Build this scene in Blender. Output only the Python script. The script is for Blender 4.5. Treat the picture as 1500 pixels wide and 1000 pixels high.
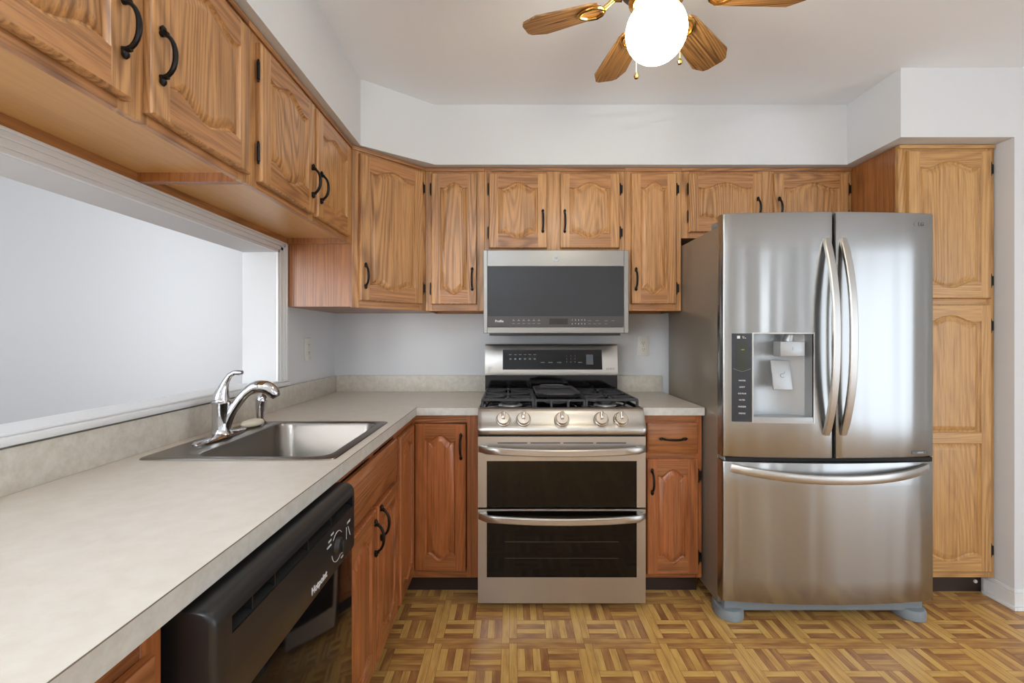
import bpy, bmesh, math, random
from math import sin, cos, pi, radians
from mathutils import Vector, Matrix
random.seed(7)
for o in list(bpy.data.objects):
    bpy.data.objects.remove(o, do_unlink=True)
S = bpy.context.scene
COL = S.collection

# ------------------------------------------------------------------ camera
cd = bpy.data.cameras.new('camera')
cam = bpy.data.objects.new('camera', cd); COL.objects.link(cam)
cam.location = (0, 0, 1.25); cam.rotation_euler = (pi/2, 0, 0)
cd.sensor_fit = 'HORIZONTAL'; cd.sensor_width = 36
cd.lens = 667/1500*36
cd.shift_x = 1/1500; cd.shift_y = -7/1500
cd.clip_start = 0.02
S.camera = cam

# ------------------------------------------------------------------ world, exposure, daylight, added fill
w = bpy.data.worlds.new('world'); S.world = w; w.use_nodes = True
w.node_tree.nodes['Background'].inputs[0].default_value = (0.80, 0.88, 1.0, 1)
w.node_tree.nodes['Background'].inputs[1].default_value = 1.6
S.view_settings.view_transform = 'Standard'; S.view_settings.look = 'None'
S.view_settings.gamma = 1; S.view_settings.use_curve_mapping = False
S.view_settings.exposure = 0.46

def area(name, loc, rot, sx, sy, power, col=(1, 1, 1)):
    l = bpy.data.lights.new(name, 'AREA'); l.shape = 'RECTANGLE'; l.size = sx; l.size_y = sy
    l.energy = power; l.color = col
    o = bpy.data.objects.new(name, l); COL.objects.link(o)
    o.location = loc; o.rotation_euler = rot
    return o
# daylight coming through the patio door (right wall), the window behind the camera, and unseen windows added to the next room as fill
area('patio_daylight', (3.60, -0.55, 1.15), (0, pi/2, 0), 2.02, 2.5, 12, (0.85, 0.935, 1.0))
area('rear_window_daylight', (2.70, -2.74, 1.5), (-pi/2, 0, pi), .42, 1.3, 6, (0.85, 0.935, 1.0))
area('dining_window_fill', (-2.05, -2.74, 1.4), (-pi/2, 0, pi), 1.2, 1.7, 32, (1.0,.995,.98))  # added fill from an unseen rear window of the next room
area('dining_side_fill', (-1.05, 4.3, 1.45), (0, pi/2, 0), 1.6, 1.8, 17, (1.0,.995,.98))  # added fill that brightens the dining wall behind the pass-through
area('dining_left_fill', (-2.86, -1.45, 1.15), (0, -pi/2, 0), 1.9, 1.9, 76, (.92, .965, 1.0))  # added fill from the left rear, entering through the unseen opening
area('bounce_fill_uplight', (-.72, -1.0, 1.80), (pi, 0, 0), .26, .26, 70, (.81, .915, 1.0))  # added uplight, bounced off the ceiling for soft ambient fill

# ------------------------------------------------------------------ mesh kit
class MB:
    def __init__(s):
        s.bm = bmesh.new()
    def _merge(s, b2, mat):
        vm = {}
        for v in b2.verts: vm[v] = s.bm.verts.new(v.co)
        for f in b2.faces:
            try:
                nf = s.bm.faces.new([vm[v] for v in f.verts]); nf.material_index = mat; nf.smooth = f.smooth
            except ValueError: pass
        b2.free()
    def box(s, x0, x1, y0, y1, z0, z1, mat=0, bev=0, seg=2):
        b = bmesh.new(); bmesh.ops.create_cube(b, size=1)
        for v in b.verts:
            v.co = Vector(((x0+x1)/2+v.co.x*(x1-x0), (y0+y1)/2+v.co.y*(y1-y0), (z0+z1)/2+v.co.z*(z1-z0)))
        if bev:
            bmesh.ops.bevel(b, geom=b.edges[:], offset=bev, segments=seg, affect='EDGES', profile=0.5)
        s._merge(b, mat); return s
    def face(s, pts, mat=0, smooth=False):
        vs = [s.bm.verts.new(p) for p in pts]
        f = s.bm.faces.new(vs); f.material_index = mat; f.smooth = smooth; return f
    def loops(s, loops, mat=0, smooth=True, close=True, cap0=False, cap1=False, flip=False):
        L = [[s.bm.verts.new(p) for p in lp] for lp in loops]
        n = len(L[0])
        for a, b in zip(L, L[1:]):
            for i in range(n if close else n-1):
                j = (i+1) % n
                q = [a[i], a[j], b[j], b[i]]
                if flip: q.reverse()
                f = s.bm.faces.new(q); f.material_index = mat; f.smooth = smooth
        if cap0:
            f = s.bm.faces.new(L[0][::-1] if not flip else L[0]); f.material_index = mat
        if cap1:
            f = s.bm.faces.new(L[-1] if not flip else L[-1][::-1]); f.material_index = mat
        return s
    def tube(s, pts, r, mat=0, n=12, cap=True, up=(0, 0, 1), sx=1, sy=1):
        pts = [Vector(p) for p in pts]
        if not hasattr(r, '__len__'): r = [r]*len(pts)
        lp = []; N = None
        for i, p in enumerate(pts):
            t = (pts[min(i+1, len(pts)-1)]-pts[max(i-1, 0)]).normalized()
            if N is None:
                u = Vector(up)
                if abs(t.dot(u)) > .95: u = Vector((1, 0, 0))
                N = (u-t*u.dot(t)).normalized()
            else:
                N = (N-t*N.dot(t)).normalized()
            B = t.cross(N)
            lp.append([p+N*(cos(2*pi*k/n)*r[i]*sx)+B*(sin(2*pi*k/n)*r[i]*sy) for k in range(n)])
        return s.loops(lp, mat, True, True, cap, cap)
    def lathe(s, prof, c=(0, 0, 0), axis='z', n=32, mat=0, cap0=True, cap1=True):
        lp = []
        for r, h in prof:
            ring = []
            for k in range(n):
                a = 2*pi*k/n
                if axis == 'z': p = (c[0]+r*cos(a), c[1]+r*sin(a), c[2]+h)
                elif axis == 'y': p = (c[0]+r*cos(a), c[1]+h, c[2]-r*sin(a))
                else: p = (c[0]+h, c[1]+r*cos(a), c[2]+r*sin(a))
                ring.append(p)
            lp.append(ring)
        return s.loops(lp, mat, True, True, cap0, cap1)
    def extrude_x(s, prof, x0, x1, mat=0, smooth=False):      # prof: (y,z) loop
        a = [(x0, y, z) for y, z in prof]; b = [(x1, y, z) for y, z in prof]
        return s.loops([a, b], mat, smooth, True, True, True)
    def extrude_z(s, prof, z0, z1, mat=0, smooth=False):      # prof: (x,y) loop
        a = [(x, y, z0) for x, y in prof]; b = [(x, y, z1) for x, y in prof]
        return s.loops([a, b], mat, smooth, True, True, True)
    def build(s, name, mats, parent=None, loc=None, rot=None, fix=True, auto=None):
        if fix: bmesh.ops.recalc_face_normals(s.bm, faces=s.bm.faces[:])
        me = bpy.data.meshes.new(name); s.bm.to_mesh(me); s.bm.free()
        me.set_sharp_from_angle(angle=radians(38))
        for m in (mats if isinstance(mats, (list, tuple)) else [mats]): me.materials.append(m)
        o = bpy.data.objects.new(name, me); COL.objects.link(o)
        if parent: o.parent = parent
        if loc: o.location = loc
        if rot: o.rotation_euler = rot
        return o

def tag(o, label, cat=None, group=None, kind=None):
    if label: o['label'] = label
    if cat: o['category'] = cat
    if group: o['group'] = group
    if kind: o['kind'] = kind
    return o
def thing(name, label, cat, loc=(0, 0, 0), rz=0, group=None):
    o = bpy.data.objects.new(name, None); COL.objects.link(o)
    o.location = loc; o.rotation_euler = (0, 0, rz); o.empty_display_size = .05
    return tag(o, label, cat, group)
def struct(name, mb, mat): return tag(mb.build(name, mat), None, kind='structure')
def dup(o, parent, loc=None, rot=None):
    c = o.copy(); COL.objects.link(c); c.parent = parent
    if loc: c.location = loc
    if rot is not None: c.rotation_euler = rot
    return c
def text(s, size, parent, loc, rot, mat, name='lettering', align='CENTER', bold=0.0, ext=.0004, sx=1):
    cu = bpy.data.curves.new(name, 'FONT'); cu.body = s; cu.size = size; cu.align_x = align; cu.align_y = 'CENTER'
    cu.extrude = ext; cu.offset = bold
    t = bpy.data.objects.new('tmp_text', cu); COL.objects.link(t)
    me = bpy.data.meshes.new_from_object(t.evaluated_get(bpy.context.evaluated_depsgraph_get()))
    bpy.data.objects.remove(t, do_unlink=True); bpy.data.curves.remove(cu)
    me.materials.clear(); me.materials.append(mat)
    o = bpy.data.objects.new(name, me); COL.objects.link(o); o.parent = parent
    o.location = loc; o.rotation_euler = rot; o.scale = (sx, 1, 1)
    return o

# ------------------------------------------------------------------ materials
def lin(c):
    return tuple(((v/255)/12.92 if v/255 <= .04045 else ((v/255+.055)/1.055)**2.4) for v in c)+(1,)
class NT:
    def __init__(s, m): s.nt = m.node_tree; s.N = s.nt.nodes; s.L = s.nt.links
    def n(s, t, **k):
        x = s.N.new(t)
        for a, v in k.items(): setattr(x, a, v)
        return x
    def l(s, a, b): s.L.new(a, b)
    def math(s, op, a, b=None, c=None):
        x = s.n('ShaderNodeMath', operation=op)
        for i, v in enumerate((a, b, c)):
            if v is None: continue
            if isinstance(v, (int, float)): x.inputs[i].default_value = v
            else: s.l(v, x.inputs[i])
        return x.outputs[0]
    def noise(s, vec, scale=1, detail=2, rough=.5):
        x = s.n('ShaderNodeTexNoise'); x.inputs['Scale'].default_value = scale
        x.inputs['Detail'].default_value = detail; x.inputs['Roughness'].default_value = rough
        s.l(vec, x.inputs['Vector']); return x.outputs['Fac']
    def vscale(s, vec, sc):
        x = s.n('ShaderNodeVectorMath', operation='MULTIPLY'); s.l(vec, x.inputs[0]); x.inputs[1].default_value = sc
        return x.outputs[0]
    def mix(s, f, a, b, mode='MIX'):
        x = s.n('ShaderNodeMix', data_type='RGBA', blend_type=mode)
        if isinstance(f, (int, float)): x.inputs[0].default_value = f
        else: s.l(f, x.inputs[0])
        for i, v in ((6, a), (7, b)):
            if isinstance(v, tuple): x.inputs[i].default_value = v
            else: s.l(v, x.inputs[i])
        return x.outputs[2]
    def ramp(s, f, stops):
        x = s.n('ShaderNodeValToRGB'); e = x.color_ramp.elements
        while len(e) < len(stops): e.new(.5)
        for el, (p, c) in zip(e, stops): el.position = p; el.color = c
        s.l(f, x.inputs[0]); return x.outputs[0]
def mat(name, col, rough=.5, metal=0, **k):
    m = bpy.data.materials.new(name); m.use_nodes = True
    b = m.node_tree.nodes['Principled BSDF']
    b.inputs['Base Color'].default_value = lin(col) if len(col) == 3 else col
    b.inputs['Roughness'].default_value = rough; b.inputs['Metallic'].default_value = metal
    for a, v in k.items(): b.inputs[a.replace('_', ' ')].default_value = v
    return m
def bump(t, b, h, strength=.1, dist=.001):
    x = t.n('ShaderNodeBump'); x.inputs['Strength'].default_value = strength; x.inputs['Distance'].default_value = dist
    t.l(h, x.inputs['Height']); t.l(x.outputs[0], b.inputs['Normal'])

def oak(name, axis, light, mid, dark, rough=.38, ringk=46, contrast=1.0, wide=5.0):
    m = mat(name, light, rough); b = m.node_tree.nodes['Principled BSDF']; t = NT(m)
    tc = t.n('ShaderNodeTexCoord'); oi = t.n('ShaderNodeObjectInfo')
    add = t.n('ShaderNodeVectorMath', operation='ADD'); t.l(tc.outputs['Object'], add.inputs[0])
    off = t.n('ShaderNodeCombineXYZ')
    for i in range(3): t.l(t.math('MULTIPLY', oi.outputs['Random'], (37.3, 11.7, 23.9)[i]), off.inputs[i])
    t.l(off.outputs[0], add.inputs[1]); v = add.outputs[0]
    def sc(a, g):   # a across, g along the grain
        return t.vscale(v, {'z': (a, a, g), 'x': (g, a, a), 'y': (a, g, a)}[axis])
    field = t.noise(sc(wide, .42), 1, 1, .4)
    wob = t.noise(sc(26, 2.2), 1, 2, .5)
    rings = t.math('SINE', t.math('ADD', t.math('MULTIPLY', field, ringk*4.4), t.math('MULTIPLY', wob, 2.2)))
    rings = t.math('POWER', t.math('ADD', t.math('MULTIPLY', rings, .5), .5), 1.6)
    pores = t.noise(sc(150, 5), 1, 3, .65)
    streak = t.noise(sc(75, 1.0), 1, 3, .6)
    tone = t.noise(sc(3, .9), 1, 2, .5)
    patch = t.ramp(t.noise(sc(5, .5), 1, 1, .5), [(.35, (.25, .25, .25, 1)), (.62, (1, 1, 1, 1))])
    c = t.mix(tone, lin(light), lin(mid))
    f1 = t.math('MULTIPLY', t.math('MULTIPLY', rings, patch), t.math('ADD', t.math('MULTIPLY', streak, .75*contrast), .22*contrast))
    c = t.mix(f1, c, lin(dark))
    s2 = t.ramp(streak, [(.48, (0, 0, 0, 1)), (.66, (1, 1, 1, 1))])
    c = t.mix(t.math('MULTIPLY', s2, .30*contrast), c, lin(dark))
    p = t.ramp(pores, [(.50, (0, 0, 0, 1)), (.64, (1, 1, 1, 1))])
    c = t.mix(t.math('MULTIPLY', p, .42*contrast), c, lin(dark))
    t.l(c, b.inputs['Base Color'])
    bump(t, b, t.math('ADD', t.math('MULTIPLY', pores, -1), t.math('MULTIPLY', rings, -.3)), .25, .0006)
    b.inputs['Coat Weight'].default_value = .25; b.inputs['Coat Roughness'].default_value = .22
    return m
OL, OM, OD = (210, 159, 103), (190, 137, 84), (104, 62, 30)
OAK_V = oak('oak_upright', 'z', OL, OM, OD)
OAK_H = oak('oak_crosswise', 'x', (196, 142, 90), (174, 118, 70), OD)
OAK_Y = oak('oak_side', 'z', (174, 112, 58), (158, 96, 46), (98, 54, 26))
BL, BM_, BD = (184, 114, 64), (166, 94, 48), (86, 42, 18)
BOAK_V = oak('aged_oak_upright', 'z', BL, BM_, BD)
BOAK_H = oak('aged_oak_crosswise', 'x', (178, 114, 64), (156, 94, 50), BD)
PL = oak('pantry_oak_upright', 'z', (208, 164, 104), (192, 144, 84), (128, 82, 42), contrast=.95)
PLH = oak('pantry_oak_crosswise', 'x', (208, 164, 104), (192, 144, 84), (128, 82, 42), contrast=.95)
UNDER = oak('cabinet_underside', 'x', (216, 168, 102), (206, 154, 90), (174, 120, 66), contrast=.35)
BLADE = oak('fan_blade_oak', 'x', (186, 140, 84), (168, 118, 64), (70, 40, 16), contrast=1.5, wide=9)

def wallpaint(name, col, rough=.7):
    m = mat(name, col, rough); t = NT(m); tc = t.n('ShaderNodeTexCoord')
    bump(t, m.node_tree.nodes['Principled BSDF'], t.noise(tc.outputs['Object'], 160, 2), .06, .001); return m
WALL = wallpaint('wall_paint', (217, 218, 219)); CEIL = wallpaint('ceiling_paint', (240, 243, 247))
TRIM = mat('trim_paint', (232, 233, 233), .35)
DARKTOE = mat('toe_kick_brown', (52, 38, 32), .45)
BLACKGAP = mat('dark_gap', (14, 12, 11), .7)
BRONZE = mat('dark_bronze', (38, 34, 32), .32, .75)
PLASTICW = mat('ivory_plastic', (226, 222, 212), .35)
CHROME = mat('chrome', (205, 205, 208), .06, 1)
BRASS = mat('polished_brass', (212, 172, 96), .18, 1)
BLACKG = mat('black_gloss', (8, 8, 9), .07, 0, Specular_IOR_Level=.4)
BLACKM = mat('black_plastic', (30, 29, 29), .34)
IRON = mat('cast_iron', (52, 52, 55), .34, .0)
GREYP = mat('grey_plastic', (128, 136, 140), .4)
SILVERP = mat('silver_plastic', (176, 178, 178), .38, .55)
INK = mat('pale_print', (215, 215, 215), .5)
GREYINK = mat('grey_print', (120, 122, 124), .5)
GLASSD = mat('dark_oven_glass', (10, 8, 7), .05, 0, Specular_IOR_Level=.32)
GLASSM = mat('microwave_glass', (50, 51, 53), .07)
GLASSM2 = mat('microwave_control_glass', (74, 72, 70), .12)
LCD = mat('unlit_display', (52, 54, 44), .25)
RUBBER = mat('dark_slot', (20, 20, 20), .6)
SOAP = mat('soap_ivory', (238, 230, 208), .45, 0, Subsurface_Weight=.2)

def steel(name, col, rough, horiz=True, aniso=.7, wav=.0):
    m = mat(name, col, rough, 1); b = m.node_tree.nodes['Principled BSDF']; t = NT(m)
    tc = t.n('ShaderNodeTexCoord')
    v = t.vscale(tc.outputs['Object'], (4, 4, 900) if horiz else (900, 4, 4))
    g = t.noise(v, 1, 2)
    t.l(t.math('ADD', t.math('MULTIPLY', g, .05), rough-.025), b.inputs['Roughness'])
    b.inputs['Anisotropic'].default_value = aniso; b.inputs['Anisotropic Rotation'].default_value = .25
    tg = t.n('ShaderNodeTangent'); tg.direction_type = 'RADIAL'; tg.axis = 'Z'
    t.l(tg.outputs[0], b.inputs['Tangent'])
    if wav:
        bump(t, b, t.noise(t.vscale(tc.outputs['Object'], (9, 9, .45)), 1, 1), 1.0, wav)
    return m
STEEL = steel('brushed_steel', (190, 186, 180), .34, aniso=.3)
STEELM = steel('microwave_steel', (152, 149, 144), .36, aniso=.2)
STEELF = steel('fridge_steel', (168, 168, 166), .25, wav=.006)
STEELS = mat('sink_steel', (142, 136, 129), .28, 1)
FSIDE = mat('fridge_grey_side', (150, 140, 126), .34, .5)

def laminate():
    m = mat('laminate_counter', (222, 210, 194), .32); b = m.node_tree.nodes['Principled BSDF']; t = NT(m)
    tc = t.n('ShaderNodeTexCoord'); n1 = t.noise(tc.outputs['Object'], 26, 5, .6); n2 = t.noise(tc.outputs['Object'], 5, 3, .6)
    c = t.mix(t.ramp(n1, [(.35, (0, 0, 0, 1)), (.65, (1, 1, 1, 1))]), lin((213, 205, 193)), lin((205, 195, 181)))
    c = t.mix(t.math('MULTIPLY', n2, .3), c, lin((226, 214, 198)))
    t.l(c, b.inputs['Base Color']); return m
LAM = laminate()
def laminate2(nm='laminate_splash', a=(214, 208, 196), c2=(200, 192, 178)):
    m = mat(nm, a, .4); b = m.node_tree.nodes['Principled BSDF']; t = NT(m)
    tc = t.n('ShaderNodeTexCoord'); n1 = t.noise(tc.outputs['Object'], 38, 6, .7)
    c = t.mix(t.ramp(n1, [(.38, (0, 0, 0, 1)), (.62, (1, 1, 1, 1))]), lin(a), lin(c2))
    t.l(c, b.inputs['Base Color']); return m
LAMS = laminate2()
LAME = laminate2('laminate_edge', (204, 203, 196), (192, 190, 181))

# ------------------------------------------------------------------ room dimensions (metres)
XL, YB, ZC = -1.087, 2.80, 2.487         # left wall face, back wall face, ceiling
XO = -1.24                               # far face of the left wall
XR, YR = 3.45, -2.6                      # right wall, rear wall
ZS = 2.168                               # underside of soffit
XD = -2.9                                # far wall of the next room
YD = 5.6
OY0, OY1, OZ0, OZ1 = -0.35, 2.10, 1.018, 1.640   # pass-through opening

# floor: parquet-look tiles, every slat a face
def floor():
    bm = bmesh.new(); uvl = bm.loops.layers.uv.new('grain'); tone = bm.verts.layers.float.new('tone')
    def slat(x0, x1, y0, y1, tn, alongx):
        g = .0005
        vs = [bm.verts.new(p) for p in ((x0+g, y0+g, 0), (x1-g, y0+g, 0), (x1-g, y1-g, 0), (x0+g, y1-g, 0))]
        for v in vs: v[tone] = tn
        f = bm.faces.new(vs); f.material_index = 0
        ox, oy = random.random()*50, random.random()*50
        for lp in f.loops:
            x, y = lp.vert.co.x, lp.vert.co.y
            lp[uvl].uv = (x+ox, y+oy) if alongx else (y+ox, x+oy)
    T = .3048; b = .0315; q = (T-2*b)/2; s = q/4
    x = -.008-5*T
    while x < XR+.02:
        y = 1.857-15*T
        while y < YB+.1:
            if x+T > XL-.2 and y+T > YR-.05:
                # pinwheel border strips
                slat(x, x+b, y+b, y+T, .30, False)
                slat(x+T-b, x+T, y, y+T-b, .25, False)
                slat(x+b, x+T, y+T-b, y+T, .66, True)
                slat(x, x+T-b, y, y+b, .60, True)
                ix, iy = x+b, y+b
                for i in range(4):
                    slat(ix+i*s, ix+(i+1)*s, iy+q, iy+2*q, (.15, .80, .25, .85)[i]+random.uniform(-.06, .06), False)
                    slat(ix+q, ix+2*q, iy+q+i*s, iy+q+(i+1)*s, (.72, .45, .82, .40)[i]+random.uniform(-.06, .06), True)
                    slat(ix, ix+q, iy+i*s, iy+(i+1)*s, (.85, .12, .88, .2)[i]+random.uniform(-.06, .06), True)
                    slat(ix+q, ix+2*q, iy, iy+q, 0, False) if False else None
                    slat(ix+q+i*s, ix+q+(i+1)*s, iy, iy+q, (.22, .74, .30, .80)[i]+random.uniform(-.06, .06), False)
            y += T
        x += T
    vs = [bm.verts.new(p) for p in ((XD, YR-.2, -.0012), (XR+.2, YR-.2, -.0012), (XR+.2, YD, -.0012), (XD, YD, -.0012))]
    bm.faces.new(vs).material_index = 1
    vs = [bm.verts.new(p) for p in ((XD, YR-.2, -.05), (XR+.2, YR-.2, -.05), (XR+.2, YD, -.05), (XD, YD, -.05))]
    bm.faces.new(vs[::-1]).material_index = 1
    me = bpy.data.meshes.new('floor'); bm.to_mesh(me); bm.free()
    m = mat('vinyl_parquet', (180, 130, 70), .3); B = m.node_tree.nodes['Principled BSDF']; t = NT(m)
    uv = t.n('ShaderNodeUVMap'); uv.uv_map = 'grain'; at = t.n('ShaderNodeAttribute'); at.attribute_name = 'tone'
    g = t.noise(t.vscale(uv.outputs[0], (7, 90, 1)), 1, 4, .6); h = t.noise(t.vscale(uv.outputs[0], (9, 34, 1)), 1, 2, .5)
    f = t.math('ADD', at.outputs['Fac'], t.math('MULTIPLY', t.math('SUBTRACT', h, .5), 1.2))
    c = t.ramp(f, [(0, lin((222, 180, 106))), (.35, lin((208, 162, 90))), (.75, lin((176, 126, 74))), (1, lin((150, 100, 60)))])
    c = t.mix(t.math('MULTIPLY', t.ramp(g, [(.45, (0, 0, 0, 1)), (.75, (1, 1, 1, 1))]), .35), c, lin((118, 72, 34)))
    t.l(c, B.inputs['Base Color']); bump(t, B, g, .15, .0005)
    me.materials.append(m); me.materials.append(mat('floor_seam', (92, 58, 30), .7))
    o = bpy.data.objects.new('floor', me); COL.objects.link(o); tag(o, None, kind='structure')
floor()

mb = MB(); mb.box(XD-.1, XR+.1, YR-.12, YD+.1, ZC, ZC+.1); struct('ceiling', mb, CEIL)
mb = MB(); mb.box(XL-.15, XR+.1, YB, YB+.1, 0, ZC); struct('wall_back', mb, WALL)
# left wall with the pass-through; unseen opening behind the camera added to admit fill light
mb = MB()
mb.box(XO, XL, YR, -2.4, 0, ZC); mb.box(XO, XL, -2.4, -.6, 2.1, ZC); mb.box(XO, XL, -.6, OY0, 0, ZC); mb.box(XO, XL, OY0, OY1, 0, OZ0); mb.box(XO, XL, OY0, OY1, OZ1, ZC); mb.box(XO, XL, OY1, YB+.1, 0, ZC)
struct('wall_left', mb, WALL)
# right part of the back wall: short return beside the pantry
XRT, YRT = 2.315, 2.095
mb = MB(); mb.box(XRT, XR+.1, YRT, YB, 0, ZC); struct('wall_pantry_side', mb, WALL)
# right wall with patio door opening
mb = MB(); py0, py1, pz1 = -1.85, .75, 2.1
mb.box(XR, XR+.12, YR, py0, 0, ZC); mb.box(XR, XR+.12, py1, YRT, 0, ZC); mb.box(XR, XR+.12, py0, py1, pz1, ZC); struct('wall_right', mb, WALL)
# rear wall with a window
mb = MB(); wx0, wx1, wz0, wz1 = 2.46, 2.94, .85, 2.15
mb.box(XL, wx0, YR-.12, YR, 0, ZC); mb.box(wx1, XR+.12, YR-.12, YR, 0, ZC); mb.box(wx0, wx1, YR-.12, YR, 0, wz0); mb.box(wx0, wx1, YR-.12, YR, wz1, ZC)
struct('wall_rear', mb, WALL)
def winframe(name, a0, a1, z0, z1, plane, axis, mull):
    mb = MB(); t = .05
    def bx(a, b, c, d):
        if axis == 'y': mb.box(a, b, plane-.03, plane+.03, c, d, bev=.004)
        else: mb.box(plane-.03, plane+.03, a, b, c, d, bev=.004)
    bx(a0, a0+t, z0, z1); bx(a1-t, a1, z0, z1); bx(a0+t, a1-t, z0, z0+t); bx(a0+t, a1-t, z1-t, z1)
    for k in range(1, mull): c = a0+(a1-a0)*k/mull; bx(c-.025, c+.025, z0+t, z1-t)
    struct(name, mb, TRIM)
winframe('window_1', wx0, wx1, wz0, wz1, YR-.06, 'y', 1)
winframe('window_2', py0, py1, 0.0, pz1, XR+.06, 'x', 2)
# six-panel door behind the camera
mb = MB(); mb.box(1.35, 2.15, YR+.002, YR+.035, .01, 2.03)
for cx in (1.56, 1.94):
    for z0, z1 in ((.2, .82), (.95, 1.55), (1.68, 1.9)):
        mb.box(cx-.13, cx+.13, YR+.035, YR+.045, z0, z1, bev=.008)
struct('door_1', mb, TRIM)
mb = MB(); mb.box(1.27, 1.35, YR+.001, YR+.03, 0, 2.11); mb.box(2.15, 2.23, YR+.001, YR+.03, 0, 2.11); mb.box(1.35, 2.15, YR+.001, YR+.03, 2.03, 2.11)
struct('trim_1', mb, TRIM)
# next room behind the pass-through
mb = MB(); mb.box(XD-.1, XD, YR, -2.4, 0, ZC); mb.box(XD-.1, XD, -.5, YD, 0, ZC); mb.box(XD-.1, XD, -2.4, -.5, 2.2, ZC); mb.box(XD-.1, XD, -2.4, -.5, 0, .1); struct('wall_dining_left', mb, WALL)
mb = MB(); mb.box(XD, XL, YD, YD+.1, 0, ZC); struct('wall_dining_end', mb, WALL)
mb = MB(); mb.box(XD, -2.65, YR-.12, YR, 0, ZC); mb.box(-1.45, XL, YR-.12, YR, 0, ZC); mb.box(-2.65, -1.45, YR-.12, YR, 0, .55); mb.box(-2.65, -1.45, YR-.12, YR, 2.25, ZC)
struct('wall_dining_rear', mb, WALL)
winframe('added_window_5', -2.4, -.5, .1, 2.2, XD+.0, 'x', 2)  # unseen window added as the source of the left-rear fill
winframe('added_window_3', -2.65, -1.45, .55, 2.25, YR-.06, 'y', 2)  # unseen window added to light the next room from the rear
winframe('added_window_4', 3.4, 5.2, .65, 2.25, XL-.05, 'x', 2)  # unseen window added so the dining wall gets side fill
mb = MB(); mb.box(XL-.15, XL, YB+.1, 3.4, 0, ZC); mb.box(XL-.15, XL, 5.2, YD, 0, ZC); mb.box(XL-.15, XL, 3.4, 5.2, 0, .65); mb.box(XL-.15, XL, 3.4, 5.2, 2.25, ZC); struct('wall_dining_right', mb, WALL)

# soffits above the cabinets (they follow the corner cabinet diagonally)
YSF, XSF = 2.43, -.724
prof = [(XL, YR), (XSF, YR), (XSF, 2.187), (-.408, YSF), (1.792, YSF), (1.792, YRT+.0), (XRT, YRT), (XRT, YB), (XL, YB)]
mb = MB(); mb.extrude_z(prof, ZS, ZC+.002); struct('soffit_wall', mb, WALL)
# baseboard on the pantry-side wall
def bboard(name, path):
    mb = MB(); 
    for (x0, x1, y0, y1) in path:
        mb.box(x0, x1, y0, y1, 0, .085, bev=.004); 
    struct(name, mb, TRIM)
mb = MB()
mb.box(XRT-.014, XRT, YRT-.014, 2.22, 0, .075); mb.box(XRT-.008, XRT, YRT-.008, 2.22, .075, .092, bev=.003)
mb.box(XRT-.026, XRT-.014, YRT-.026, 2.22, 0, .018, bev=.004)
mb.box(XRT, XR, YRT-.014, YRT, 0, .075); mb.box(XRT, XR, YRT-.008, YRT, .075, .092, bev=.003); mb.box(XRT-.014, XR, YRT-.026, YRT-.014, 0, .018, bev=.004)
struct('baseboard_pantry_side', mb, TRIM)
# pass-through casing: head, jamb side, sill cap
def casing():
    mb = MB(); x = XL
    # stepped profile, head
    zt = 1.692
    for (z0, z1, p) in ((OZ1, OZ1+.012, .012), (OZ1+.012, OZ1+.030, .016), (OZ1+.030, OZ1+.044, .020), (OZ1+.044, zt, .024)):
        mb.box(x, x+p, OY0-.07, OY1+(z1-OZ1)*1.4, z0, z1, bev=.0015, seg=1)
    for (a, b, p) in ((0, .016, .012), (.016, .040, .016), (.040, .056, .020), (.056, .070, .024)):
        mb.box(x, x+p, OY1+a, OY1+b, OZ0+.022, OZ1+b/1.4, bev=.0015, seg=1)
    mb.box(x, x+.02, OY0-.07, OY0, OZ0, OZ1)
    mb.box(x, x+.0115, OY1-.001, OY1+.069, OZ1-.01, zt-.001)
    struct('trim_2', mb, TRIM)
    mb = MB()   # sill
    mb.box(XO-.02, x+.001, OY0, OY1-.001, OZ0, OZ0+.016)
    mb.box(x+.001, x+.030, OY0-.09, OY1+.085, OZ0, OZ0+.020, bev=.006)
    mb.box(x+.001, x+.018, OY0-.08, OY1+.080, OZ0+.020, OZ0+.027, bev=.003)
    struct('trim_3', mb, TRIM)
casing()

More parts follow.
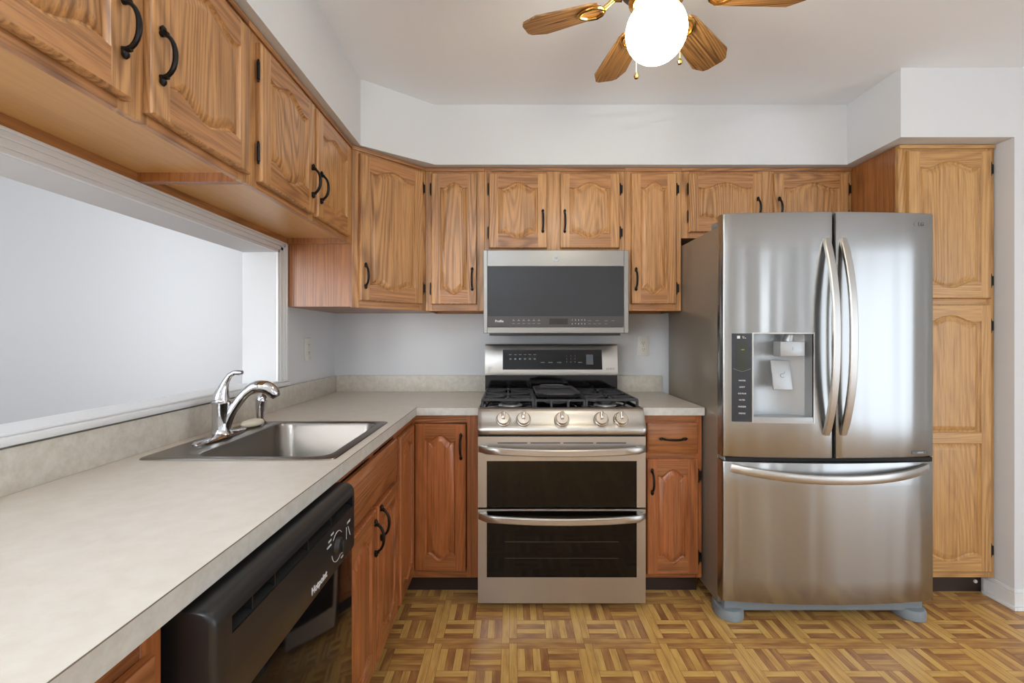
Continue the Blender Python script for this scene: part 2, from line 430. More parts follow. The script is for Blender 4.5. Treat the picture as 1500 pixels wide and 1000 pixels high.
# ------------------------------------------------------------------ cabinet parts
def bell(u):      # cathedral curve: centre arch with a small flick at both shoulders
    u = abs(u)
    if u < .80: return .5+.5*cos(pi*(u/.80)**1.12)
    return .16*(.5-.5*cos(pi*(u-.80)/.20))
def door_mesh(name, w, h, mats, parent, loc, rz=0, sw=.050, arch=.032, top=True, bot=True, splits=None, th=.019):
    """raised-panel door; local x 0..w, z 0..h, front at y=-th, back at y=0. mats = [upright, crosswise, panel]"""
    mb = MB(); ch = .005
    V = lambda x, y, z: (x, y, z)
    yF, n = -th, 22
    secs = splits or [(sw, h-sw, top, bot)]
    # outer edge (chamfer + back)
    mb.loops([[V(0, 0, 0), V(w, 0, 0), V(w, 0, h), V(0, 0, h)],
              [V(0, yF+ch, 0), V(w, yF+ch, 0), V(w, yF+ch, h), V(0, yF+ch, h)],
              [V(ch*.4, yF+ch*.35, ch*.4), V(w-ch*.4, yF+ch*.35, ch*.4), V(w-ch*.4, yF+ch*.35, h-ch*.4), V(ch*.4, yF+ch*.35, h-ch*.4)],
              [V(ch, yF, ch), V(w-ch, yF, ch), V(w-ch, yF, h-ch), V(ch, yF, h-ch)]], 0, False, True, True, False)
    a = arch if w > .2 else arch*.7
    zprev = ch
    for si, (z0, z1, tp, bt) in enumerate(secs):
        xl, xr = sw, w-sw
        T = (lambda u: z1-(a-a*bell(u)) if tp else z1)
        B = (lambda u: z0+(a-a*bell(u)) if bt else z0)
        last = si == len(secs)-1
        znext = h-ch if last else None
        us = [-1+2*i/n for i in range(n+1)]
        def xs(d): return [xl+d+(xr-xl-2*d)*(u+1)/2 for u in us]
        X = xs(0)
        # rails
        if last:
            for i in range(n):
                mb.face([V(X[i], yF, T(us[i])), V(X[i+1], yF, T(us[i+1])), V(X[i+1], yF, h-ch), V(X[i], yF, h-ch)], 1)
        for i in range(n):
            mb.face([V(X[i], yF, zprev), V(X[i+1], yF, zprev), V(X[i+1], yF, B(us[i+1])), V(X[i], yF, B(us[i]))], 1)
        if not last:
            zm = (z1+secs[si+1][0])/2
            for i in range(n):
                mb.face([V(X[i], yF, T(us[i])), V(X[i+1], yF, T(us[i+1])), V(X[i+1], yF, zm), V(X[i], yF, zm)], 1)
            zprev = zm
        # groove, raised bevel, field
        def loop(d, y):
            x = xs(d)
            return [V(x[i], y, B(us[i])+d) for i in range(n+1)]+[V(x[i], y, T(us[i])-d) for i in range(n, -1, -1)]
        lo = [loop(0, yF), loop(.003, yF+.006), loop(.006, yF+.0085), loop(.009, yF+.0085), loop(.012, yF+.0055), loop(.030, yF+.0005), loop(.032, yF+.0003)]
        mb.loops(lo[:4], 0, False); mb.loops(lo[3:], 2, False)
        d = .032; x = xs(d)
        for i in range(n):
            mb.face([V(x[i], yF+.0003, B(us[i])+d), V(x[i+1], yF+.0003, B(us[i+1])+d), V(x[i+1], yF+.0003, T(us[i+1])-d), V(x[i], yF+.0003, T(us[i])-d)], 2)
    # stiles
    for xa, xb in ((ch, sw), (w-sw, w-ch)):
        mb.face([V(xa, yF, ch), V(xb, yF, ch), V(xb, yF, h-ch), V(xa, yF, h-ch)], 0)
    o = mb.build(name, mats, parent, loc, (0, 0, rz))
    return o
_h = {}
def handle_mesh(L=.128):
    if L in _h: return _h[L]
    mb = MB(); n = 22; pts = []; rr = []
    for i in range(n+1):
        t = i/n; z = (t-.5)*L
        a = max(0, 1-(abs(z)/(L*.36))**2.2)
        y = -.004-.027*a**.55 if abs(z) < L*.36 else -.005
        pts.append((0, y, z)); 
        e = abs(t-.5)*2
        r = .0040+.0012*(1-e) if e < .70 else (.0038+.0030*sin(pi*(e-.70)/.30))
        rr.append(r)
    rr[0] = rr[-1] = .002
    mb.tube(pts, rr, 0, 10, True, (0, 1, 0), 1, 1.15)
    for sz in (-1, 1): mb.tube([(0, .0, sz*L*.36), (0, -.016, sz*L*.355)], [.0062, .0048], 0, 10)
    for sz in (-1, 1): mb.tube([(0, -.026, sz*L*.20), (0, -.0265, sz*L*.215)], .0054, 0, 10)
    o = mb.build('handle', BRONZE); _h[L] = o; COL.objects.unlink(o)
    return o
def add_handle(door, x, z, horiz=False, th=.019, L=.128):
    h = handle_mesh(L).copy(); COL.objects.link(h); h.parent = door; h.location = (x, -th, z)
    h.rotation_euler = (0, pi/2 if horiz else 0, 0); return h
_hg = []
def add_hinge(door, x, z, th=.019):
    if not _hg:
        mb = MB(); mb.lathe([(.0035, -.027), (.0045, -.026), (.0045, .026), (.0035, .027)], n=10)
        mb.lathe([(.001, .027), (.0035, .029), (.003, .033), (.001, .034)], n=8); mb.lathe([(.001, -.034), (.003, -.033), (.0035, -.029), (.001, -.027)], n=8)
        mb.box(-.001, .012, -.001, .002, -.022, .022)
        o = mb.build('hinge', BRONZE); _hg.append(o); COL.objects.unlink(o)
    h = _hg[0].copy(); COL.objects.link(h); h.parent = door; h.location = (x, -th*.55, z); return h
OAKS = [OAK_V, OAK_H, OAK_V]; BOAKS = [BOAK_V, BOAK_H, BOAK_V]; POAKS = [PL, PLH, PL]

def face_frame(root, W, z0, z1, stiles, rails, mv, mh, th=.019):
    mb = MB(); e = .0008
    for a, b in stiles: mb.box(a, b, 0, th, z0, z1, 0, e, 1)
    st = sorted(stiles)
    for (a, b), (c, d) in zip(st, st[1:]):
        for r in rails:
            if len(r) == 3 and r[2] is not None and abs(r[2]-b) > .02: continue
            mb.box(b, c, 0.0004, th, r[0], r[1], 1, e, 1)
    o = mb.build('face_frame', [mv, mh], root)
    return o
def upper(label, loc, rz, W, D, z0, z1, stiles, rails, doors, group='oak wall cabinets', mats=OAKS, side=OAK_Y, recess=.026, deepback=True):
    r = thing('wall_cabinet', label, 'cabinet', loc, rz, group)
    face_frame(r, W, z0, z1, stiles, rails, mats[0], mats[1])
    mb = MB(); t = .012
    mb.box(0, t, .019, D, z0, z1, 0); mb.box(W-t, W, .019, D, z0, z1, 0)
    mb.box(t, W-t, .019, D-.02, z0+recess, z0+recess+.01, 1)
    mb.box(t, W-t, .019, D, z1-.012, z1, 0)
    mb.box(t, W-t, D-.02, D, z0, z0+recess+.05, 2)
    mb.box(t, W-t, D-.006, D, z0+recess+.05, z1-.012, 0)
    mb.build('carcass', [side, UNDER, mats[1]], r)
    mb = MB(); mb.box(.0, W, -.008, .0, z1-.018, z1, 0, .003); mb.build('top_moulding', [OAK_H], r)
    for d in doors:
        o = door_mesh('door', d['x1']-d['x0'], d['z1']-d['z0'], mats, r, (d['x0'], -.0005, d['z0']))
        w = d['x1']-d['x0']
        hx = w-.024 if d['hinge'] == 'l' else .024
        add_handle(o, hx, d['hz']-d['z0'])
        gx = -.004 if d['hinge'] == 'l' else w+.004
        h1 = d['z1']-d['z0']
        if 'nohinge' in d: continue
        for z in ((.085, h1-.085) if h1 > .3 else (.05, h1-.05)): add_hinge(o, gx, z)
    return r

ZU0, ZU1 = 1.390, ZS-.003
YF = 2.475    # face of back uppers
g1 = 'oak wall cabinets'
XLF = -.762   # face of left uppers
LB = 1.692
# left wall: near and far cabinets above the pass-through (local x = world Y)
DLft = XLF-XL-.001
upper('large oak wall cabinet above the pass-through, nearest the camera', (XLF, .526, 0), pi/2, .784, DLft, LB, ZU1,
      [(0, .035), (.355, .43), (.744, .784)], [(LB, LB+.04), (ZU1-.045, ZU1)],
      [dict(x0=.012, x1=.369, z0=LB+.020, z1=2.125, hinge='l', hz=1.845), dict(x0=.415, x1=.774, z0=LB+.020, z1=2.125, hinge='r', hz=1.845, nohinge=1)])
upper('oak wall cabinet over the pass-through, between the nearest cabinet and the diagonal corner cabinet', (XLF, 1.311, 0), pi/2, .862, DLft, LB, ZU1,
      [(0, .05), (.395, .455), (.80, .862)], [(LB, LB+.04), (ZU1-.045, ZU1)],
      [dict(x0=.045, x1=.411, z0=LB+.020, z1=2.125, hinge='l', hz=1.83), dict(x0=.438, x1=.802, z0=LB+.020, z1=2.125, hinge='r', hz=1.83)])
# diagonal corner cabinet
P0 = Vector((-.762, 2.176)); P1 = Vector((-.467, 2.475)); dd = P1-P0; Wd = dd.length; ang = math.atan2(dd.y, dd.x)
def corner_upper():
    r = thing('wall_cabinet', 'tall diagonal oak corner wall cabinet with one arched door', 'cabinet', (P0.x, P0.y, 0), ang, g1)
    face_frame(r, Wd, ZU0, ZU1, [(0, .038), (Wd-.038, Wd)], [(ZU0, ZU0+.04), (ZU1-.045, ZU1)], OAK_V, OAK_H)
    inv = Matrix.Rotation(-ang, 2)
    def loc(x, y): q = inv @ (Vector((x, y))-P0); return (q.x, q.y)
    pr = [loc(*p) for p in ((XL+.001, P0.y), (P0.x, P0.y))]+[(0.004, .019), (Wd-.004, .019)]+[loc(*p) for p in ((P1.x, P1.y), (P1.x, YB-.001), (XL+.001, YB-.001))]
    mb = MB(); mb.extrude_z([pr[0], pr[1], pr[2], pr[3], pr[4], pr[5], pr[6]], ZU0+.004, ZU1); mb.build('carcass', [OAK_Y], r)
    mb = MB(); mb.box(0, Wd, -.008, 0, ZU1-.018, ZU1, 0, .003); mb.build('top_moulding', [OAK_H], r)
    x0, x1 = .034, Wd-.026; z0, z1 = 1.425, 2.133
    o = door_mesh('door', x1-x0, z1-z0, OAKS, r, (x0, -.0005, z0))
    add_handle(o, .026, 1.545-z0)
    for z in (.085, z1-z0-.085): add_hinge(o, x1-x0+.004, z)
corner_upper()
DB = YB-YF-.001
upper('narrow tall oak wall cabinet between the diagonal corner cabinet and the microwave', (-.466, YF, 0), 0, .319, DB, ZU0, ZU1,
      [(0, .036), (.279, .319)], [(ZU0, ZU0+.04), (ZU1-.045, ZU1)],
      [dict(x0=.033, x1=.279, z0=1.425, z1=2.133, hinge='l', hz=1.56)])
upper('short two-door oak wall cabinet directly above the microwave', (-.146, YF, 0), 0, .760, DB, 1.704, ZU1,
      [(0, .04), (.34, .42), (.72, .76)], [(1.704, 1.744), (ZU1-.045, ZU1)],
      [dict(x0=.025, x1=.340, z0=1.728, z1=2.133, hinge='l', hz=1.872), dict(x0=.410, x1=.732, z0=1.728, z1=2.133, hinge='r', hz=1.872)])
upper('narrow tall oak wall cabinet between the microwave and the refrigerator', (.615, YF, 0), 0, .307, DB, ZU0, ZU1,
      [(0, .04), (.262, .307)], [(ZU0, ZU0+.04), (ZU1-.045, ZU1)],
      [dict(x0=.033, x1=.277, z0=1.427, z1=2.133, hinge='r', hz=1.56)])
upper('short oak wall cabinet above the refrigerator', (.923, YF, 0), 0, .924, DB, 1.785, ZU1,
      [(0, .045), (.42, .51), (.88, .924)], [(1.785, 1.825), (ZU1-.045, ZU1)],
      [dict(x0=.036, x1=.430, z0=1.815, z1=2.133, hinge='l', hz=1.94), dict(x0=.497, x1=.899, z0=1.815, z1=2.133, hinge='r', hz=1.94)])
# pantry
XP0, XP1, YP = 1.85, 2.308, 2.177
def pantry():
    r = thing('pantry_cabinet', 'tall full-height oak pantry cabinet standing right of the refrigerator', 'cabinet', (XP0, YP, 0))
    W = XP1-XP0
    face_frame(r, W, .100, ZU1, [(0, .045), (W-.04, W)], [(.10, .14), (ZU1-.045, ZU1), (1.39, 1.44)], PL, PLH)
    mb = MB(); D = YB-YP-.001
    mb.box(0, .012, .019, D, .10, ZU1, 0); mb.box(W-.012, W, .019, D, .10, ZU1, 0); mb.box(.012, W-.012, .019, D, .11, .125, 0); mb.box(.012, W-.012, .019, D, ZU1-.012, ZU1, 0)
    mb.box(.012, W-.012, D-.006, D, .125, ZU1-.012, 0)
    mb.build('carcass', [OAK_Y], r)
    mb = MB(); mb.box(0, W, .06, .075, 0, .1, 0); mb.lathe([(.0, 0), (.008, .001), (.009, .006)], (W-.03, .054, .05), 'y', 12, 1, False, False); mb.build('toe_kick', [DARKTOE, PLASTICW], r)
    mb = MB(); mb.box(0, W, -.008, 0, ZU1-.018, ZU1, 0, .003); mb.build('top_moulding', [PLH], r)
    x0, x1 = .038, W-.030
    o = door_mesh('door', x1-x0, 2.133-1.431, POAKS, r, (x0, -.0005, 1.431))
    for z in (.085, .617): add_hinge(o, x1-x0+.004, z)
    zl = .134; hh = 1.402-zl
    o = door_mesh('door', x1-x0, hh, POAKS, r, (x0, -.0005, zl), splits=[(.05, .745-zl, False, True), (.795-zl, hh-.05, True, False)])
    for z in (.10, hh-.10): add_hinge(o, x1-x0+.004, z)
pantry()

# ------------------------------------------------------------------ base cabinets
YBF, XBF = 2.190, -.477
ZK = .874
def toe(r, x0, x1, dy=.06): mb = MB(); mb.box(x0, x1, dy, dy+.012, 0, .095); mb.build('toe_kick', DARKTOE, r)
def slab(name, w, h, mats, parent, loc, rz=0, L=None, horiz=True, th=.019):
    mb = MB(); c = .008
    mb.loops([[(0, 0, 0), (w, 0, 0), (w, 0, h), (0, 0, h)], [(0, -th+c*.7, 0), (w, -th+c*.7, 0), (w, -th+c*.7, h), (0, -th+c*.7, h)],
              [(c, -th, c), (w-c, -th, c), (w-c, -th, h-c), (c, -th, h-c)]], 0, False, True, True, True)
    o = mb.build(name, mats, parent, loc, (0, 0, rz)); return o
def base_shell(r, W, D, side_l=True, side_r=True):
    mb = MB(); t = .012
    mb.box(0, t, .019, D, .095, ZK, 0); mb.box(W-t, W, .019, D, .095, ZK, 0)
    mb.box(t, W-t, .019, D, .10, .112, 0); mb.box(t, W-t, D-.006, D, .112, ZK, 0)
    mb.build('carcass', [BOAK_V], r)
gb = 'oak base cabinets'
# right of the range
def base_right():
    W = .295
    r = thing('base_cabinet', 'narrow oak base cabinet with a drawer, between the range and the refrigerator', 'cabinet', (.620, YBF, 0), 0, gb)
    face_frame(r, W, .092, ZK, [(0, .03), (W-.03, W)], [(.092, .13), (.665, .705), (.835, ZK)], BOAK_V, BOAK_H)
    base_shell(r, W, YB-YBF-.01); toe(r, 0, W)
    d = slab('drawer', .242, .142, [BOAK_H], r, (.030, -.0005, .694)); add_handle(d, .121, .070, True, L=.135)
    o = door_mesh('door', .246, .668-.115, BOAKS, r, (.027, -.0005, .115)); add_handle(o, .024, .560-.115)
    for z in (.08, .47): add_hinge(o, .25, z)
base_right()
# corner unit: one door faces the room, a narrow one faces sideways
def base_corner():
    r = thing('base_cabinet', 'oak corner base cabinet left of the range with its tall arched door slightly ajar', 'cabinet', (XBF, YBF, 0), 0, gb)
    W = .319
    face_frame(r, W, .092, ZK, [(-.0, .012), (W-.055, W)], [(.092, .132), (.835, ZK)], BOAK_V, BOAK_H)
    mb = MB(); mb.box(.01, W-.05, .017, .02, .12, .84); mb.build('interior_shade', BLACKGAP, r)  # black sheet stands in for the shade inside the cabinet
    mb = MB(); mb.box(W-.012, W, .019, .60, .095, ZK, 0); mb.box(-.60, W-.012, .594, .60, .095, ZK, 0); mb.box(0, W-.012, .019, .594, .10, .112)
    mb.box(-.60, -.594, -.325, .594, .095, ZK, 0); mb.box(-.594, 0, -.325, .594, .10, .112)
    mb.build('carcass', [BOAK_V], r)
    toe(r, -.06, W)
    o = door_mesh('door', .246, .700, BOAKS, r, (.016, -.001, .134), radians(-3.0)); add_handle(o, .224, .73-.134)
    # side wing facing right (local frame turned a quarter)
    ff = MB(); e = .0008; y0 = -.325
    ff.box(-.019, 0, y0, y0+.02, .092, ZK, 0, e, 1); ff.box(-.019, 0, -.014, 0, .092, ZK, 0, e, 1); ff.box(-.019, 0, y0+.02, -.014, .835, ZK, 1, e, 1); ff.box(-.019, 0, y0+.02, -.014, .092, .132, 1, e, 1)
    ff.build('side_frame', [BOAK_V, oak('aged_oak_sideways', 'y', BL, BM_, BD)], r)
    o2 = door_mesh('door', .265, .700, BOAKS, r, (.0005, y0+.022, .134), pi/2, sw=.045)
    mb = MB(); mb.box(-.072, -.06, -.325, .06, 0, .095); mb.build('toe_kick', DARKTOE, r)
base_corner()
def base_sink():
    y0 = 1.212; W = .652
    r = thing('base_cabinet', 'two-door oak base cabinet under the sink, right beside the black dishwasher', 'cabinet', (XBF, y0, 0), pi/2, gb)
    face_frame(r, W, .092, ZK, [(0, .04), (.325, .36), (.63, W)], [(.092, .13), (.655, .70), (.845, ZK)], BOAK_V, BOAK_H)
    mb = MB(); t = .012; D = .60
    mb.box(0, t, .019, D, .095, .60, 0); mb.box(W-t, W, .019, D, .095, .60, 0); mb.box(t, W-t, .019, D, .10, .112, 0); mb.box(t, W-t, D-.006, D, .112, .6, 0)
    mb.box(0, t, .019, D, .60, ZK, 0); mb.box(W-t, W, .019, D, .60, ZK, 0)
    mb.build('carcass', [BOAK_V], r); toe(r, 0, W)
    slab('false_drawer_front', .575, .150, [BOAK_H], r, (.050, -.0005, .690))
    for x0, x1, hs in ((.045, .335, 'r'), (.358, .632, 'l')):
        o = door_mesh('door', x1-x0, .535, BOAKS, r, (x0, -.0005, .130))
        add_handle(o, (x1-x0-.022) if hs == 'r' else .022, .575-.13 if hs == 'r' else .60-.13)
base_sink()
def base_near():
    W = .80
    r = thing('base_cabinet', 'oak base cabinet with a drawer in the near lower left corner, left of the dishwasher', 'cabinet', (XBF, .620-W, 0), pi/2, gb)
    face_frame(r, W, .092, ZK, [(0, .04), (.38, .42), (W-.035, W)], [(.092, .13), (.665, .705), (.835, ZK)], BOAK_V, BOAK_H)
    base_shell(r, W, .60); toe(r, 0, W)
    for x0, x1 in ((.03, .375), (.425, W-.028)):
        d = slab('drawer', x1-x0, .142, [BOAK_H], r, (x0, -.0005, .694)); add_handle(d, (x1-x0)/2, .07, True)
        o = door_mesh('door', x1-x0, .553, BOAKS, r, (x0, -.0005, .115)); add_handle(o, .024, .45)
base_near()

# ------------------------------------------------------------------ countertops
XCF, YCF, ZT, ZU = -.452, 2.165, .914, .876
XS = XL+.020
SX0, SX1, SY0, SY1 = -.899, -.507, 1.260, 1.771     # cut-out for the bowl
YN = -.18
def counters():
    r = thing('countertop', 'long L-shaped pale laminate countertop holding the sink, with its low splash', 'countertop')
    mb = MB(); X0 = XL+.001
    e = .0
    def b(x0, x1, y0, y1): mb.box(x0, x1, y0, y1, ZU, ZT)
    b(X0, XCF, YN, SY0); b(X0, SX0, SY0, SY1); b(SX1, XCF, SY0, SY1); b(X0, XCF, SY1, YCF); b(X0, -.154, YCF, YB-.001)
    o = mb.build('worktop', [LAM], r)
    bpy.context.view_layer.update()
    # dark seam where the top sheet meets the edge strip
    mb = MB(); mb.box(XCF, XCF+.0012, YN, YCF-.0012, ZT-.0016, ZT-.0002); mb.box(XCF, -.154, YCF-.0012, YCF, ZT-.0016, ZT-.0002); mb.build('edge_seam', mat('laminate_seam', (120, 108, 92), .6), r)
    mb = MB(); mb.box(XCF, XCF+.0010, YN, YCF-.001, ZU, ZT-.0018); mb.box(XCF, -.154, YCF-.0010, YCF, ZU, ZT-.0018); mb.build('edge_strip', LAME, r)
    mb = MB(); mb.box(X0, XS, YN, YB-.021, ZT, 1.013, bev=.002); mb.box(X0, -.154, YB-.020, YB-.001, ZT, 1.013, bev=.002); mb.build('splash', LAMS, r)
    r = thing('countertop', 'short pale laminate countertop between the range and the refrigerator', 'countertop')
    mb = MB(); mb.box(.612, .919, YCF, YB-.001, ZU, ZT); mb.build('worktop', LAM, r)
    mb = MB(); mb.box(.612, .919, YCF-.0010, YCF, ZU, ZT-.0018); mb.build('edge_strip', LAME, r)
    mb = MB(); mb.box(.612, .919, YCF-.0012, YCF, ZT-.0016, ZT-.0002); mb.build('edge_seam', bpy.data.materials['laminate_seam'], r)
    mb = MB(); mb.box(.612, .919, YB-.020, YB-.001, ZT, 1.013, bev=.002); mb.build('splash', LAMS, r)
counters()

# ------------------------------------------------------------------ sink, faucet, sprayer, soap
def rrect(x0, x1, y0, y1, r, z, n=7):
    pts = []
    for cx, cy, a0 in ((x1-r, y1-r, 0), (x0+r, y1-r, pi/2), (x0+r, y0+r, pi), (x1-r, y0+r, 3*pi/2)):
        for k in range(n+1):
            a = a0+k*pi/2/n; pts.append((cx+r*cos(a), cy+r*sin(a), z))
    return pts
def sink():
    r = thing('kitchen_sink', 'single-bowl stainless steel drop-in sink set in the long countertop', 'sink', (0, 0, 0))
    mb = MB(); z = ZT+.0005
    L = [rrect(-1.022, -.482, 1.236, 1.795, .022, z), rrect(-1.020, -.484, 1.238, 1.793, .021, z+.003), rrect(-1.010, -.492, 1.246, 1.785, .02, z+.0045),
         rrect(-.898, -.508, 1.262, 1.769, .05, z+.0035), rrect(-.892, -.514, 1.268, 1.763, .05, z+.001), rrect(-.888, -.520, 1.272, 1.758, .05, z-.010),
         rrect(-.880, -.527, 1.280, 1.750, .05, z-.13), rrect(-.872, -.536, 1.290, 1.740, .048, z-.155), rrect(-.85, -.56, 1.31, 1.72, .04, z-.168), rrect(-.72, -.69, 1.50, 1.53, .014, z-.174)]
    o = [[(x*1.0, y, z-.0035 if i > 2 else z) for x, y, z in lp] for i, lp in enumerate(L[2:], 2)]
    L2 = [[((x-(-.703))*1.006-.703, (y-1.515)*1.006+1.515, z-.0025) for x, y, z in lp] for lp in L[3:]]
    L2 = L2[::-1]+[rrect(-1.020, -.484, 1.238, 1.793, .021, ZT+.0006)]
    mb.loops(L+L2+[L[0]], 0, True, True, False, False); mb.build('basin', STEELS, r)
    mb = MB(); mb.lathe([(.045, -.172), (.043, -.168), (.030, -.169), (.028, -.175)], (-.705, 1.515, ZT), 'z', 24); mb.build('drain', CHROME, r)
sink()
FX, FY, FZ = -.955, 1.50, ZT+.0055
def faucet():
    r = thing('faucet', 'chrome single-lever kitchen faucet with an arched spout on the sink deck', 'faucet', (FX, FY, FZ))
    mb = MB()
    def el(a, b, z, n=36): return [(a*abs(cos(t))**.85*(1 if cos(t) >= 0 else -1), b*abs(sin(t))**.85*(1 if sin(t) >= 0 else -1), z) for t in [2*pi*k/n for k in range(n)]]
    mb.loops([el(.030, .128, 0), el(.031, .129, .005), el(.028, .124, .009), el(.022, .075, .013), el(.020, .04, .016)], 0, True, True, True, True); mb.build('escutcheon', CHROME, r)
    mb = MB(); mb.lathe([(.034, .010), (.029, .018), (.0265, .03), (.0265, .106), (.028, .109), (.028, .116), (.025, .119), (.0245, .123)], n=32); mb.build('body', CHROME, r)
    mb = MB()
    P = [(-.002, 0, .112), (-.001, 0, .130), (.002, 0, .146), (.008, 0, .166), (.016, 0, .186), (.028, 0, .204), (.044, 0, .213), (.058, 0, .212), (.070, 0, .213)]
    mb.tube(P, [.024, .025, .021, .0145, .0105, .0085, .008, .0085, .006], 0, 16, True, (0, 1, 0)); mb.build('lever', CHROME, r)
    mb = MB(); Q = [(.012, 0, .020), (.018, .002, .045), (.030, .006, .075), (.050, .012, .108), (.075, .018, .138), (.100, .024, .157), (.122, .030, .163), (.146, .036, .160), (.166, .042, .148), (.178, .046, .134)]
    # smooth the path
    pts = [Vector((q[0]*.86, q[1], q[2])) for q in Q]; rr = [.017, .0165, .016, .0155, .0155, .0175, .021, .0225, .021, .0185]
    sp, sr = [], []
    for i in range(len(pts)-1):
        p0, p1, p2, p3 = pts[max(i-1, 0)], pts[i], pts[i+1], pts[min(i+2, len(pts)-1)]
        for k in range(4):
            t = k/4; sp.append(.5*((2*p1)+(p2-p0)*t+(2*p0-5*p1+4*p2-p3)*t*t+(-p0+3*p1-3*p2+p3)*t**3)); sr.append(rr[i]*(1-t)+rr[i+1]*t)
    sp.append(pts[-1]); sr.append(rr[-1])
    mb.tube(sp, sr, 0, 20, True, (0, 1, 0)); mb.build('spout', CHROME, r)
    mb = MB(); d = Vector((.5, .16, -.85)).normalized(); e = Vector((.153, .046, .134))
    mb.tube([e, e+d*.006, e+d*.010], [.0165, .0150, .012], 0, 18); mb.build('aerator', mat('satin_nickel', (150, 148, 146), .3, 1), r)
    r2 = thing('side_sprayer', 'chrome hand sprayer standing in its holder at the far end of the sink deck', 'sprayer', (-.958, 1.737, FZ))
    mb = MB(); mb.lathe([(.024, 0), (.024, .004), (.017, .010), (.014, .016)], n=24); mb.build('holder', CHROME, r2)
    mb = MB(); mb.tube([(0, 0, .012), (0, 0, .04), (.002, 0, .065), (.004, 0, .085), (.008, 0, .098), (.016, 0, .104)], [.012, .014, .018, .020, .019, .012], 0, 16, True, (0, 1, 0)); mb.build('spray_head', CHROME, r2)
faucet()
def soap():
    mb = MB(); L = []
    for k in range(9):
        t = -pi/2+pi*k/8; c = max(cos(t), .03)**.55; z = .013*sin(t)
        L.append([(.027*c*cos(a), .048*c*sin(a), z) for a in [2*pi*i/32 for i in range(32)]])
    mb.loops(L, 0, True, True, True, True)
    o = mb.build('soap_bar', SOAP, None, (-.952, 1.675, ZT+.0055+.0135))
    o.rotation_euler = (0, 0, radians(-14)); tag(o, 'oval ivory bar of soap resting on the sink deck behind the faucet', 'soap')
soap()

# ------------------------------------------------------------------ outlets
def outlet(label, loc, rz):
    r = thing('wall_outlet', label, 'outlet', loc, rz)
    mb = MB(); mb.box(-.036, .036, -.006, 0, -.060, .060, 0, .003); mb.build('cover_plate', PLASTICW, r)
    for s in (-1, 1):
        mb = MB()
        mb.lathe([(.0165, -.0062), (.0165, -.0080), (.015, -.0086)], (0, 0, s*.020), 'y', 20, 0, False, True)
        for x in (-.006, .006): mb.box(x-.001, x+.001, -.0092, -.0085, s*.020-.002, s*.020+.007, 1)
        mb.lathe([(.0024, -.0085), (.0024, -.0092)], (0, 0, s*.020-.008), 'y', 8, 1, False, True)
        mb.build('receptacle', [PLASTICW, RUBBER], r)
    mb = MB(); mb.lathe([(.0025, -.006), (.0025, -.0072)], (0, 0, 0), 'y', 8); mb.build('screw', SILVERP, r)
outlet('ivory duplex outlet on the back wall between the range and the refrigerator', (.809, YB-.0005, 1.192), 0)
outlet('ivory outlet on the left wall beside the pass-through casing', (XL+.0005, 2.425, 1.185), pi/2)

